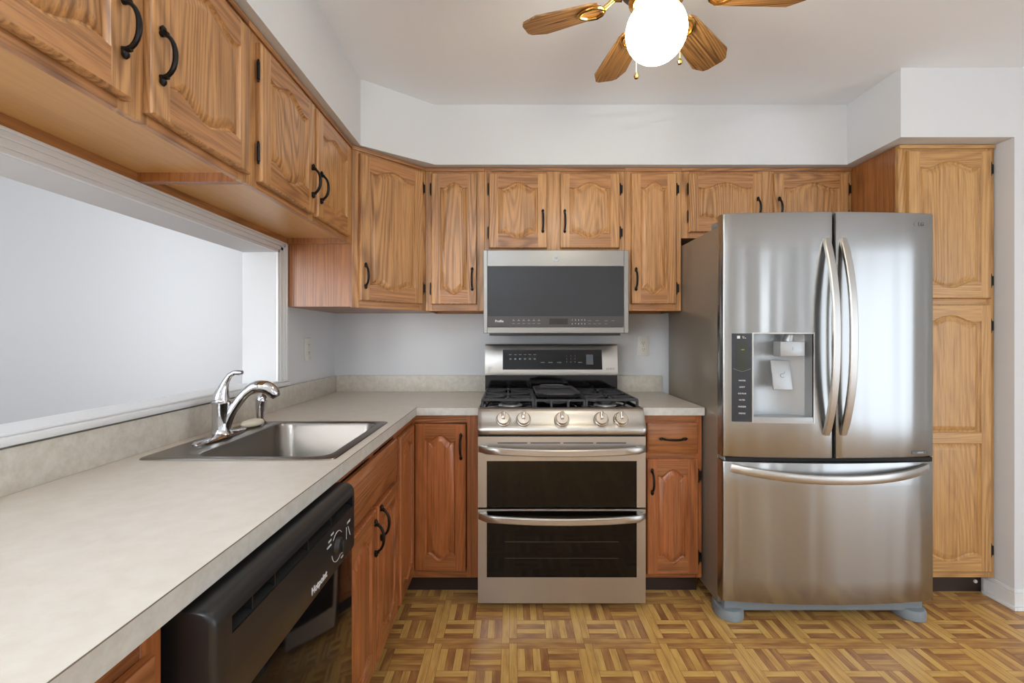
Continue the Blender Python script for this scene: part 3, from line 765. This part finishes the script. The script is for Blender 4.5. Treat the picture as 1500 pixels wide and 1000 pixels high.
# ------------------------------------------------------------------ microwave
def microwave():
    X0, X1, Y, Z0, Z1 = -.146, .614, 2.382, 1.268, 1.703
    r = thing('microwave', 'stainless over-the-range microwave with a dark glass door', 'microwave', ((X0+X1)/2, Y, Z0))
    W = X1-X0; h = Z1-Z0; H = W/2
    mb = MB(); mb.box(-H+.004, H-.004, .035, YB-Y-.001, .004, h-.001, 0); mb.build('housing', BLACKM, r)
    mb = MB(); mb.box(-H+.03, H-.04, .012, .30, -.012, .004, 0, .003); mb.build('underside_vent', BLACKM, r)
    # door front: frame around the glass, drawn from four bars
    gx0, gx1, gz0, gz1 = -.125-(X0+X1)/2, .589-(X0+X1)/2, .032, .350
    mb = MB(); mb.box(-H, gx0, 0, .035, 0, h, 0, .002, 1); mb.box(gx1, H, 0, .035, 0, h, 0, .002, 1)
    mb.box(gx0-.001, gx1+.001, 0, .035, gz1, h, 0, .002, 1); mb.box(gx0-.001, gx1+.001, 0, .035, 0, gz0, 0, .002, 1); mb.build('door_frame', STEELM, r)
    mb = MB(); mb.box(gx0, gx1, .002, .03, gz0+.058, gz1, 0); gl = mb.build('glass', GLASSM, r)
    mb = MB(); mb.box(gx0+.03, gx0+.31, .001, .002, gz0+.075, gz1-.02, 0); mb.box(gx0+.045, gx0+.0462, .0005, .001, gz0+.08, gz1-.03, 1)
    mb.free = None if False else mb.bm
    cp = MB(); cp.box(gx0, gx1, .0018, .03, gz0, gz0+.0578, 0); c = cp.build('control_strip', GLASSM2, r)
    mb.bm.free()
    dp = MB(); dp.box(-.035, .062, .0008, .0018, gz0+.014, gz0+.045, 0); dp.build('display', mat('dim_display', (48, 44, 42), .2), c)
    R = (pi/2, 0, 0)
    text('Profile', .017, c, (-.297, .0010, gz0+.031), R, INK, bold=.0003)
    k = 0
    for i in range(6):
        for j, zz in enumerate((gz0+.034, gz0+.019)):
            mbx = MB(); x = -.222+i*.0265; mbx.box(x-.007, x+.007, .0012, .0018, zz-.0012, zz+.0012); 
            if j == 0: mbx.box(x-.003, x+.003, .0012, .0018, zz+.002, zz+.0065)
            mbx.build('key_legend', GREYINK, c)
    for i in range(5):
        for zz, s in ((gz0+.037, str(i+1)), (gz0+.017, str((i+6) % 10))):
            text(s, .010, c, (.085+i*.0165, .0010, zz), R, INK)
    for i, (x, zz) in enumerate(((.175, .034), (.175, .018), (.202, .018), (.228, .018), (.262, .034), (.262, .018), (.215, .034), (.298, .034))):
        mbx = MB(); mbx.box(x-.008, x+.008, .0012, .0018, gz0+zz-.0012, gz0+zz+.0012); mbx.build('key_legend', GREYINK, c)
    # round emblem above the glass
    mb = MB(); mb.lathe([(.0175, 0), (.0175, -.002), (.015, -.0026), (.0145, -.002), (0.001, -.002)], (0, 0, .392), 'y', 32); e = mb.build('round_emblem', SILVERP, r)
    text('GE', .016, e, (0, -.0024, .392), R, GREYINK, bold=.0003)
microwave()

# ------------------------------------------------------------------ range
def slab_grid(mb, xs, zs, yf, yb, skip=lambda x, z: False, mat=0):
    """closed curved-front slab made of cells; yf(x,z) front, yb back"""
    nx, nz = len(xs), len(zs); F = {}; Bk = {}
    def vf(i, k):
        if (i, k) not in F: F[i, k] = mb.bm.verts.new((xs[i], yf(xs[i], zs[k]), zs[k]))
        return F[i, k]
    def vb(i, k):
        if (i, k) not in Bk: Bk[i, k] = mb.bm.verts.new((xs[i], yb, zs[k]))
        return Bk[i, k]
    S_ = lambda i, k: not (0 <= i < nx-1 and 0 <= k < nz-1) or skip((xs[i]+xs[i+1])/2, (zs[k]+zs[k+1])/2)
    for i in range(nx-1):
        for k in range(nz-1):
            if S_(i, k): continue
            f = mb.bm.faces.new([vf(i, k), vf(i+1, k), vf(i+1, k+1), vf(i, k+1)]); f.smooth = True; f.material_index = mat
            f = mb.bm.faces.new([vb(i, k), vb(i, k+1), vb(i+1, k+1), vb(i+1, k)]); f.material_index = mat
            for (di, dk, a, b) in ((-1, 0, (i, k), (i, k+1)), (1, 0, (i+1, k+1), (i+1, k)), (0, -1, (i+1, k), (i, k)), (0, 1, (i, k+1), (i+1, k+1))):
                if S_(i+di, k+dk):
                    f = mb.bm.faces.new([vf(*a), vf(*b), vb(*b), vb(*a)]); f.material_index = mat
def bowbar(mb, pts, w, t, mat=0, wdir=(0, 0, 1), taper=None):
    """rectangular rounded bar swept along pts; w across wdir, t along the other normal"""
    pts = [Vector(p) for p in pts]; W = Vector(wdir); lp = []
    for i, p in enumerate(pts):
        T = (pts[min(i+1, len(pts)-1)]-pts[max(i-1, 0)]).normalized(); B = T.cross(W).normalized(); W2 = B.cross(T).normalized()
        k = taper[i] if taper else 1
        sec = [(-.5, -.32), (-.38, -.5), (.38, -.5), (.5, -.32), (.5, .32), (.38, .5), (-.38, .5), (-.5, .32)]
        lp.append([p+W2*(a*w*k)+B*(b*t) for a, b in sec])
    mb.loops(lp, mat, True, True, True, True)
def kitchen_range():
    X0, X1 = -.150, .610; xc = (X0+X1)/2; H = .380; Y = 2.075
    r = thing('gas_range', 'stainless double-oven gas range with five knobs and black cast grates', 'stove', (xc, Y, 0))
    R = (pi/2, 0, 0)
    D = YB-Y-.012
    mb = MB(); mb.box(-H+.004, H-.004, .045, D, .035, .900, 0); mb.build('body', BLACKM, r)
    # doors
    def door(z0, z1, gz0, gz1, gx=.342, hz=0, label=None):
        mb = MB()
        xs = [-H-.002]+[-gx]+[gx*(-1+2*i/8) for i in range(1, 8)]+[gx]+[H+.002]
        slab_grid(mb, xs, [z0, gz0, gz1, z1] if gz1 < z1 else [z0, gz0, z1], lambda x, z: 0, .044, lambda x, z: abs(x) < gx and gz0 < z < gz1)
        o = mb.build('oven_door', STEEL, r)
        mb = MB(); mb.box(-gx, gx, .002, .04, gz0, gz1, 0); g = mb.build('oven_window', GLASSD, o)
        mb = MB()
        n = 22; pts = []
        for i in range(n+1):
            u = -1+2*i/n; e = min(1, (1-abs(u))/.07)
            pts.append((u*(H-.006), -.006-.030*(1-u*u)**.5*1.0-.018*e, hz-.010*(1-u*u)))
        bowbar(mb, pts, .030, .016, 0, (0, 0, 1))
        for s in (-1, 1): mb.box(s*(H-.030)-.012, s*(H-.030)+.012, -.026, .001, hz-.011, hz+.011, 0, .003)
        mb.build('handle', STEEL, o)
        return o
    d1 = door(.472, .795, .472, .684, hz=.742)
    mb = MB()
    for x in (-.225, -.075, .075, .225): mb.box(x-.068, x+.068, -.0006, .001, .764, .768)
    mb.build('vent_slots', RUBBER, d1)
    d2 = door(.036, .464, .153, .456, hz=.437)
    # faint rack behind lower glass
    mb = MB()
    for z in (.24, .315): mb.box(-.26, .26, .0012, .0019, z-.001, z+.001)
    mb.build('oven_rack', mat('rack_seen_through_glass', (70, 64, 54), .4), d2)
    mb = MB(); mb.box(-H, H, .012, .05, .796, .806); mb.build('dark_gap', BLACKGAP, r)
    # control panel, bulging, with rounded ends
    prof = [(.060, .806), (-.012, .806), (-.022, .812), (-.026, .825), (-.022, .838), (-.010, .850), (.002, .866), (.012, .885), (.022, .903), (.030, .914), (.040, .919), (.060, .920)]
    lp = []
    for x, k in ((-H-.004, .70), (-H-.002, .88), (-H+.006, .96), (-H+.02, 1), (-H+.10, 1.0), (H-.10, 1.0), (H-.02, 1), (H-.006, .96), (H+.002, .88), (H+.004, .70)):
        lp.append([(x, .060-(.060-y)*k, .863+(z-.863)*(.9+.1*k)) for y, z in prof])
    mb = MB(); mb.loops(lp, 0, True, True, True, True); cp = mb.build('control_panel', STEEL, r)
    # knobs stand square to the sloping face
    for kx in (-.266, -.175, .0, .178, .268):
        k = bpy.data.objects.new('knob', None)
        a = radians(-28)
        mb = MB(); mb.lathe([(.034, .004), (.034, -.004), (.031, -.008)], (0, 0, 0), 'y', 28)
        mb.lathe([(.029, -.004), (.0285, -.022), (.026, -.026), (.001, -.027)], (0, 0, 0), 'y', 28)
        mb.box(-.008, .008, -.042, -.020, -.006, .027, 0, .004)
        ko = mb.build('knob', SILVERP if False else mat_knob, cp, (kx, -.004, .873), (a, 0, 0))
        mb = MB(); mb.box(-.0015, .0015, -.0428, -.0418, .004, .024, 0); mb.build('indicator_line', GREYINK, ko)
    # cooktop
    mb = MB(); mb.box(-H, H, .052, .545, .898, .910, 0, .004); mb.box(-H, -H+.010, .06, .545, .905, .921, 0, .003); mb.box(H-.010, H, .06, .545, .905, .921, 0, .003); ct = mb.build('cooktop', BLACKG, r)
    # burners
    for (x, y, rr) in ((-.235, .19, .048), (-.235, .42, .036), (0, .30, .045), (.235, .19, .045), (.235, .42, .036)):
        mb = MB(); mb.lathe([(rr+.012, .910), (rr+.008, .916), (rr*.9, .918)], (x, y, 0), 'z', 28, 1)
        mb.lathe([(rr*.8, .917), (rr*.82, .924), (rr, .925), (rr, .932), (rr*.9, .935), (.001, .935)], (x, y, 0), 'z', 28, 0); mb.build('burner', [IRON, SILVERP], ct)
    def bar(mb, a, b, h=.012, w=.010): bowbar(mb, [a, tuple((Vector(a)+Vector(b))/2), b], h, w, 0, (0, 0, 1))
    zt = .950
    for cx, w in ((-.247, .120), (.247, .120)):
        mb = MB(); x0, x1, y0, y1 = cx-w, cx+w, .085, .525
        for yy in (y0, (y0+y1)/2, y1): bar(mb, (x0, yy, zt), (x1, yy, zt))
        for xx in (x0, x1): bar(mb, (xx, y0, zt), (xx, y1, zt))
        for by in (.19, .42):
            for a in range(8):
                t = a*pi/4; dx, dy = cos(t), sin(t)
                L = min(w/abs(dx) if abs(dx) > .1 else 9, .108/abs(dy) if abs(dy) > .1 else 9)
                bar(mb, (cx+dx*.025, by+dy*.025, zt+.002), (cx+dx*L, by+dy*L, zt))
        for xx in (x0, x1):
            for yy in (y0, (y0+y1)/2, y1): bowbar(mb, [(xx, yy, .9085), (xx, yy, .93), (xx, yy, zt)], .012, .012, 0, (1, 0, 0))
        mb.build('grate', IRON, r)
    # centre grate and griddle
    mb = MB()
    for xx in (-.115, .115): bar(mb, (xx, .085, zt-.002), (xx, .525, zt-.002))
    for yy in (.085, .30, .525): bar(mb, (-.115, yy, zt-.002), (.115, yy, zt-.002))
    for xx in (-.115, -.04, .04, .115): bowbar(mb, [(xx, .085, .9085), (xx, .085, .93), (xx, .085, zt)], .012, .012, 0, (1, 0, 0))
    for xx in (-.115, .115): bowbar(mb, [(xx, .525, .9085), (xx, .525, .93), (xx, .525, zt)], .012, .012, 0, (1, 0, 0))
    mb.build('grate', IRON, r)
    mb = MB(); z = zt+.006
    L = [rrect(-.100, .100, .13, .47, .03, z), rrect(-.112, .112, .115, .485, .035, z+.018), rrect(-.108, .108, .119, .481, .033, z+.020), rrect(-.100, .100, .127, .473, .03, z+.008), rrect(-.09, .09, .137, .463, .02, z+.008)]
    mb.loops(L, 0, True, True, True, True)
    for yy, s in ((.485, 1), (.115, -1)):
        mb.tube([(-.07, yy-s*.004, z+.016), (-.060, yy+s*.018, z+.019), (-.04, yy+s*.024, z+.02), (.04, yy+s*.024, z+.02), (.060, yy+s*.018, z+.019), (.07, yy-s*.004, z+.016)], .006, 0, 8)
    tagg = mb.build('griddle', IRON, r)
    # back guard
    by = .545
    mb = MB(); mb.box(-H, H, by, by+.06, .905, 1.035, 0); mb.build('backguard_riser', BLACKG, r)
    mb = MB(); pr = [(by-.012, 1.030), (by-.014, 1.045), (by+.008, 1.195), (by+.016, 1.206), (by+.06, 1.208), (by+.10, 1.15), (by+.10, 1.030)]
    mb.extrude_x(pr, -H-.001, H+.001); bg = mb.build('backguard', STEEL, r)
    tilt = math.atan2(.022, .150)
    c = bpy.data.objects.new('x', None)
    mb = MB(); mb.box(-.280, .292, -.0015, .002, -.058, .058, 0, .0008, 1); dsp = mb.build('display_panel', GLASSD, bg, (0, by-.002, 1.118), (-tilt, 0, 0))
    for i in range(6):
        mb = MB(); x = -.235+i*.028; mb.box(x-.006, x+.006, -.0022, -.0015, .000, .008); mb.box(x-.008, x+.008, -.0022, -.0015, .027, .031); mb.build('key_legend', GREYINK, dsp)
    for i, x in enumerate((-.05, -.005, .045, .165)):
        mb = MB(); mb.box(x-.012, x+.012, -.0022, -.0015, -.018, -.014); mb.build('key_legend', GREYINK, dsp)
    for j in range(3):
        for i in range(3): text(str(1+i+3*j), .012, dsp, (.088+i*.024, -.0022, .022-j*.018), R, GREYINK)
    mb = MB(); mb.box(.20, .24, -.0022, -.0015, -.028, .03, 0, .001, 1); mb.build('start_key', mat('grey_key', (84, 88, 92), .4), dsp)
    text('LG ECO', .014, bg, (.338, by-.0128, 1.066), (pi/2-tilt, 0, 0), GREYINK, bold=.0003)
    mb = MB(); mb.lathe([(.012, -.0005), (.012, -.0015), (.001, -.0016)], (0, 0, 0), 'y', 20); mb.build('round_emblem', INK, bg, (-.352, by-.0125, 1.066), (-tilt, 0, 0))
    mb = MB(); 
    for s in (-1, 1):
        for yy in (.10, .6): mb.lathe([(.018, 0), (.018, .008), (.008, .01), (.008, .036)], (s*.33, yy, 0), 'z', 16)
    mb.build('levelling_foot', BLACKM, r)
mat_knob = mat('knob_steel', (206, 196, 182), .24, 1)
kitchen_range()

# ------------------------------------------------------------------ refrigerator
def fridge():
    X0, X1, Y = .922, 1.841, 1.985; xc = (X0+X1)/2; H = (X1-X0)/2
    r = thing('refrigerator', 'stainless french-door refrigerator with a water dispenser and bottom freezer drawer', 'refrigerator', (xc, Y, 0))
    R = (pi/2, 0, 0)
    bulge = .034
    def yf(x, z=0, z0=0, z1=0):
        return -bulge*(1-(x/H)**2)
    yb = .052
    mb = MB(); mb.box(-H+.004, H-.004, .062, .70, .055, 1.745, 0, .006); mb.build('body', FSIDE, r)
    mb = MB(); mb.box(-H+.02, H-.02, yb, .063, .07, 1.72); mb.build('gasket', BLACKGAP, r)
    def xsr(a, b, n): return [a+(b-a)*i/n for i in range(n+1)]
    def skin(name, a, b, z0, z1, hole=None):
        mb = MB(); e = .006
        xs = [a, a+.002, a+e]+xsr(a+e, b-e, 14)[1:-1]+[b-e, b-.002, b]; zs = [z0, z0+.002, z0+e]+xsr(z0+e, z1-e, 6)[1:-1]+[z1-e, z1-.002, z1]
        if hole: xs = sorted(set([x for x in xs if not (hole[0]-.01 < x < hole[1]+.01)]+xsr(hole[0], hole[1], 6))); zs = sorted(set([z for z in zs if not (hole[2]-.01 < z < hole[3]+.01)]+[hole[2], hole[3]]))
        def f(x, z):
            y = yf(x)
            for d in (x-a, b-x, z-z0, z1-z):
                if d < .0005: y += .006
                elif d < .003: y += .0018
            return y
        slab_grid(mb, xs, zs, f, yb, (lambda x, z: hole[0] < x < hole[1] and hole[2] < z < hole[3]) if hole else (lambda x, z: False))
        return mb.build(name, STEELF, r)
    split = 1.384-xc
    hx0, hx1, hz0, hz1 = 1.046-xc, 1.294-xc, .884, 1.262
    dl = skin('door', -H, split-.0065, .727, 1.787, (hx0, hx1, hz0, hz1)); dl['label'] = 'left steel door with the water dispenser'
    dr = skin('door', split+.0065, H, .727, 1.787); dr['label'] = 'right steel door'
    fd = skin('freezer_drawer', -H, H, .098, .708)
    mb = MB(); mb.box(-H+.01, H-.01, -.005, .06, .709, .726); mb.build('door_gap', BLACKGAP, r)
    mb = MB()
    for s in (-1, 1): mb.box(s*(H-.05)-.045, s*(H-.05)+.045, -.002, .05, .7105, .7195, 0, .002); mb.box(s*(H-.022)-.018, s*(H-.022)+.018, .0, .06, .7195, .7255, 0, .002)
    mb.build('hinge_plate', SILVERP, r)
    mb = MB()
    for s in (-1, 1): mb.box(s*(H-.06)-.05, s*(H-.06)+.05, .02, .14, 1.746, 1.772, 0, .006)
    mb.build('hinge_cover', GREYP, r)
    # base feet
    mb = MB(); mb.box(-H+.02, H-.02, .03, .10, .038, .092, 0, .006)
    for s in (-1, 1):
        x = s*(H-.055); L = []
        for z, k in ((.001, .90), (.004, 1), (.034, 1), (.046, .92), (.05, .7)):
            L.append([(x+s*.0+cos(t)*.060*k, .062+sin(t)*(.062 if sin(t) < 0 else .11)*k, z) for t in [2*pi*i/28 for i in range(28)]])
        mb.loops(L, 0, True, True, True, True)
    mb.build('base_grille', GREYP, r)
    # door handles
    for d, x in ((dl, split-.036), (dr, split+.036)):
        mb = MB(); n = 26; y0 = yf(x); pts = []; tp = []
        for i in range(n+1):
            u = -1+2*i/n; z = 1.25+u*.419
            pts.append((x+ (.004 if d is dr else -.004)*0, y0-.002-.062*(1-abs(u)**2.4), z)); tp.append(1 if abs(u) < .93 else .8)
        bowbar(mb, pts, .030, .017, 0, (1, 0, 0), tp); mb.build('handle', STEEL, d)
    mb = MB(); n = 28; pts = []
    for i in range(n+1):
        u = -1+2*i/n; x = u*.425-.002
        pts.append((x, yf(x)-.003-.052*(1-abs(u)**3), .678-.030*(1-u*u)*1.0+.004))
    bowbar(mb, pts, .036, .018, 0, (0, 0, 1)); mb.build('handle', STEEL, fd)
    # dispenser
    yc = yf((hx0+hx1)/2)
    mb = MB(); a, b = hx0, hx1; t = .0015
    # recess shell: concave back
    n = 12; L0 = []; L1 = []
    prof = []
    for i in range(n+1):
        u = i/n; x = a+.001+(b-a-.002)*u; prof.append((x, .012+.034*min(1, sin(pi*min(max(u, .03), .97))**.5)))
    pr2 = [(a+.001, yf(a)+.004)]+prof+[(b-.001, yf(b)+.004)]
    mb.loops([[(x, y, hz0) for x, y in pr2], [(x, y, hz1) for x, y in pr2]], 0, True, False)
    for z in (hz0+.0005, hz1-.0005): mb.face([(x, y, z) for x, y in pr2], 0)
    rc = mb.build('dispenser_recess', SILVERP, dl)
    mb = MB(); e = .006
    for (x0, x1, z0, z1) in ((a-e, a, hz0-e, hz1+e), (b, b+e, hz0-e, hz1+e), (a, b, hz1, hz1+e), (a, b, hz0-e, hz0)):
        ym = yf((x0+x1)/2)
        if x1-x0 > .05:
            xs = xsr(x0, x1, 6); slab_grid(mb, xs, [z0, z1], lambda x, z: yf(x)-.003, .01)
        else: mb.box(x0, x1, ym-.003, .01, z0, z1)
    mb.build('dispenser_bezel', STEEL, dl)
    mb = MB(); xs = xsr(a+.001, b-.001, 8); slab_grid(mb, xs, [hz0+.001, hz0+.020], lambda x, z: yf(x)-.002-.008*(1-((x-(a+b)/2)/((b-a)/2))**2), .035); mb.build('drip_tray', SILVERP, dl)
    mb = MB(); mb.box(1.152-xc, 1.258-xc, -.036, .02, 1.165, 1.230, 0, .004); o = mb.build('ice_chute', SILVERP, dl); text('I', .02, o, (1.205-xc, -.0365, 1.197), R, GREYINK)
    mb = MB(); mb.tube([(1.205-xc, .0, 1.228), (1.212-xc, .0, 1.259)], [.022, .018], 0, 14); mb.build('spout_neck', SILVERP, dl)
    mb = MB(); mb.box(1.134-xc, 1.218-xc, -.006, .002, -.065, .065, 0, .003); o = mb.build('dispenser_paddle', SILVERP, dl, (0, .0, 1.083), (radians(-9), 0, 0)); text('C', .026, o, (1.176-xc, -.0066, -.004), R, GREYINK); text('2', .012, o, (1.187-xc, -.0066, .010), R, GREYINK)
    # control strip
    ca, cb = .958-xc, 1.040-xc
    mb = MB(); slab_grid(mb, xsr(ca, cb, 4), [.882, 1.264], lambda x, z: yf(x)-.0018, yf(cb)+.02); cs = mb.build('dispenser_controls', mat('charcoal_panel', (50, 52, 56), .25), dl)
    ry = math.atan2(yf(cb)-yf(ca), cb-ca); xm = (ca+cb)/2; ym = yf(xm)-.0024
    def put(mbx, name, m, z): return mbx.build(name, m, cs, (xm, ym, z), (0, 0, ry))
    mb = MB(); mb.box(-.022, .022, -.0005, .0006, -.070, .055); put(mb, 'display', LCD, 1.175)
    mb = MB(); mb.box(-.003, .010, -.0010, .0, -.0012, .0012); put(mb, 'display_mark', mat('pale_green_mark', (170, 178, 90), .4), 1.194)
    mb = MB(); mb.box(-.020, -.008, -.0005, .0006, -.006, .006); put(mb, 'small_square_mark', INK, 1.248)
    text('LG', .007, cs, (xm+.005, ym-.001, 1.250), (pi/2, 0, ry), INK); text('FILTER', .005, cs, (xm+.010, ym-.001, 1.244), (pi/2, 0, ry), INK)
    mb = MB(); pts = [(x*.001, -.0004, -12*(1-(abs(x)/36)**1.4)*.001) for x in range(-36, 37, 6)]; mb.tube(pts, .0009, 0, 6); put(mb, 'curved_line', GREYINK, 1.112)
    for s, z in (('WATER', 1.060), ('LIGHT', 1.032), ('ICE PLUS', 1.004), ('FILTER', .976), ('LOCK', .969), ('FREEZER', .947), ('FRIDGE', .918)):
        if s == 'LOCK': continue
        text(s, .0085, cs, (xm, ym-.001, z), (pi/2, 0, ry), INK, bold=.0001)
    # marks on the right door
    def on(x): return (x-xc, yf(x-xc)-.0012)
    x, y = on(1.752); an = math.atan2(2*bulge*(x)/(H*H), 1)
    mb = MB(); mb.lathe([(.0085, 0), (.0085, -.0008), (.001, -.0009)], (0, 0, 0), 'y', 22); lg = mb.build('round_emblem', GREYINK, dr, (x, y+.001, 1.738), (0, 0, an))
    x, y = on(1.780); text('LG', .024, dr, (x, y, 1.738), (pi/2, 0, an), GREYINK)
    x, y = on(1.768); mb = MB(); mb.box(-.034, .034, -.0006, .001, -.0065, .0065, 0); bd = mb.build('badge', mat('badge_grey', (96, 100, 102), .4), dr, (x, y, .748), (0, 0, an)); text('LINEAR', .009, bd, (.005, -.0010, 0), R, INK)
fridge()

# ------------------------------------------------------------------ dishwasher
def dishwasher():
    y0, y1 = .632, 1.203; W = y1-y0
    r = thing('dishwasher', 'black built-in dishwasher with a moulded control panel under the long countertop', 'dishwasher', (-.412, y0, 0), pi/2)
    R = (pi/2, 0, 0)
    mb = MB(); mb.box(.004, W-.004, .046, .60, .10, .866, 0); mb.build('tub', BLACKM, r)
    # control panel: rolled top lip, pull slot under it, flat face with the dial
    def fy(x, z):
        y = 0.0
        d = .866-z
        if d < .022: y += .022-math.sqrt(max(0, .022**2-(.022-d)**2))
        for q in (x, W-x):
            if q < .010: y += .010-math.sqrt(max(0, .010**2-(.010-q)**2))
        if z < .705: y += (.705-z)*.5
        return min(y, .040)
    xs = [0, .001, .003, .006, .010, .040]+[.04+(W-.062)*i/6 for i in range(1, 7)]+[W-.010, W-.006, W-.003, W-.001, W]
    zs = [.697, .705, .76, .812, .838, .844, .850, .856, .861, .8645, .866]
    sx0, sx1 = .040, xs[11]
    mb = MB(); slab_grid(mb, xs, zs, fy, .046, lambda x, z: sx0 < x < sx1 and .812 < z < .838); cp = mb.build('control_panel', BLACKM, r)
    mb = MB(); mb.box(sx0-.001, sx1+.001, .026, .030, .811, .839); mb.face([(sx0, .002, .8125), (sx1, .002, .8125), (sx1, .026, .820), (sx0, .026, .820)])
    for x in (.10, .17, .30, .42): mb.box(x-.002, x+.002, .004, .027, .8125, .838)
    mb.build('pull_recess', RUBBER, cp)
    mb = MB(); mb.box(.004, W-.004, .007, .046, .125, .6965, 0, .003); mb.build('door', BLACKG, r)
    mb = MB(); mb.box(.006, W-.006, .07, .09, 0.0, .11, 0); mb.build('toe_panel', BLACKM, r)
    # dial
    kx = W-.125; kz = .755
    mb = MB(); mb.lathe([(.022, .004), (.019, -.006), (.016, -.010), (.001, -.011)], (kx, 0, kz), 'y', 26); mb.box(kx-.004, kx+.004, -.018, -.008, kz-.014, kz+.014, 0, .003); kn = mb.build('dial', BLACKM, cp)
    mb = MB(); n = 28
    for a0, a1 in ((.7, 2.4), (3.4, 5.4)):
        pts = [(kx+.034*cos(t), -.0002, kz+.034*sin(t)) for t in [a0+(a1-a0)*i/12 for i in range(13)]]; mb.tube(pts, .0007, 0, 5)
    mb.build('dial_ring', INK, cp)
    for s, dx, dz in (('NORMAL', -.048, .020), ('LIGHT', -.044, .031), ('RINSE', -.030, .041), ('POTS', .030, -.040), ('HEATED', .036, -.029)):
        text(s, .0062, cp, (kx+dx, -.0003, kz+dz), R, INK)
    text('START', .008, cp, (W-.050, -.0003, .782), R, INK)
    mb = MB(); mb.tube([(W-.066, -.0002, .774), (W-.066, -.0002, .745)], .0007, 0, 5); mb.tube([(W-.055, -.0002, .772), (W-.040, -.0002, .745)], .0009, 0, 5); mb.build('panel_mark', INK, cp)
    text('Hotpoint', .021, cp, (W-.225, -.0003, .722), R, INK, bold=.0005)
dishwasher()

def uplighter():  # unseen lamp body added to carry the ceiling bounce fill
    r = thing('fill_floor_lamp', 'slim dark uplighter added unseen for bounce fill, by the left wall behind the camera', 'lamp', (-.72, -1.0, 0))
    mb = MB(); mb.lathe([(.13, 0), (.13, .015), (.03, .03)], n=28); mb.build('base', BRONZE, r)
    mb = MB(); mb.tube([(0, 0, .02), (0, 0, 1.68)], .012); mb.build('pole', BRONZE, r)
    mb = MB(); mb.lathe([(.02, 1.66), (.10, 1.70), (.17, 1.765), (.175, 1.775), (.165, 1.768), (.09, 1.71), (.002, 1.69)], n=32); mb.build('shade', BRONZE, r)
uplighter()

# ------------------------------------------------------------------ ceiling fan
def fan():
    cx, cy = .423, 1.33; zb = 2.25
    r = thing('ceiling_fan', 'brass ceiling fan with oak blades and a glowing white globe light', 'fan', (cx, cy, 0))
    DK = mat('fan_housing_dark', (70, 50, 34), .3, .6)
    mb = MB(); mb.lathe([(.075, ZC-.001), (.085, ZC-.01), (.085, ZC-.05), (.06, ZC-.062), (.10, ZC-.070), (.125, ZC-.090), (.125, ZC-.15), (.11, ZC-.175)], n=40); mb.build('motor_housing', BRASS, r)
    mb = MB(); mb.lathe([(.11, ZC-.175), (.115, ZC-.185), (.105, zb+.030), (.060, zb+.010)], n=40); mb.build('switch_housing', DK, r)
    mb = MB(); mb.lathe([(.058, zb+.022), (.072, zb+.005), (.078, zb-.010), (.078, zb-.020), (.066, zb-.030), (.050, zb-.030)], n=36); mb.build('light_fitter', BRASS, r)
    mb = MB(); n = 20; pr = [(.0872*sin(t), -.0872*cos(t)) for t in [pi*i/n for i in range(n+1)] if cos(t) > -.82]
    pr[0] = (.0005, -.0872)
    mb.lathe(pr, (0, 0, 2.140), 'z', 40); g = mb.build('globe_shade', GLOBE, r); g['label'] = 'glowing white glass globe'
    Rs = {158: .407, 97: .455, 46.7: .475, -4: .45, -115: .45}
    for i, (a, R) in enumerate(Rs.items()):
        th = radians(a); br = bpy.data.objects
        # blade, local x outwards
        mb = MB(); w = .058; x0 = .165
        out = [(x0, -.036), (x0+.02, -.045), (R-.055, -w-.004), (R-.008, -w+.016), (R, -w+.032), (R, w-.032), (R-.008, w-.016), (R-.055, w+.004), (x0+.02, .045), (x0, .036)]
        mb.extrude_z(out, -.003, .003)
        bl = mb.build('blade', BLADE, r, (0, 0, zb), (radians(-11), 0, th))
        mb = MB()
        mb.tube([(.098, 0, .012), (.12, 0, .016), (.14, 0, .004), (.158, 0, -.006)], [.009, .008, .008, .009], 0, 10)
        for s in (-1, 1):
            mb.tube([(.150, 0, -.005), (.160, s*.022, -.006), (.180, s*.034, -.006), (.205, s*.030, -.006), (.225, s*.014, -.006), (.232, 0, -.006)], .006, 0, 8)
        mb.build('blade_bracket', BRASS, bl)
    for (x, y, z) in ((.390, 1.42, 2.062), (.5256, 1.42, 2.107)):
        mb = MB(); k = (x-cx, y-cy)
        mb.tube([(k[0]*.80, k[1]*.80, zb-.010), (k[0], k[1], zb-.03), (k[0], k[1], z+.008)], .0009, 0, 6)
        ch = mb.build('pull_chain', BRASS, r)
        mb = MB(); mb.lathe([(.0008, .012), (.004, .008), (.0085, 0), (.006, -.007), (.0008, -.009)], (k[0], k[1], z), 'z', 16); mb.build('pull_knob', BRASS, ch)
GLOBE = mat('lit_globe_glass', (255, 252, 240), .3)
_b = GLOBE.node_tree.nodes['Principled BSDF']; _b.inputs['Emission Color'].default_value = lin((255, 249, 228)); _b.inputs['Emission Strength'].default_value = 18.0
fan()
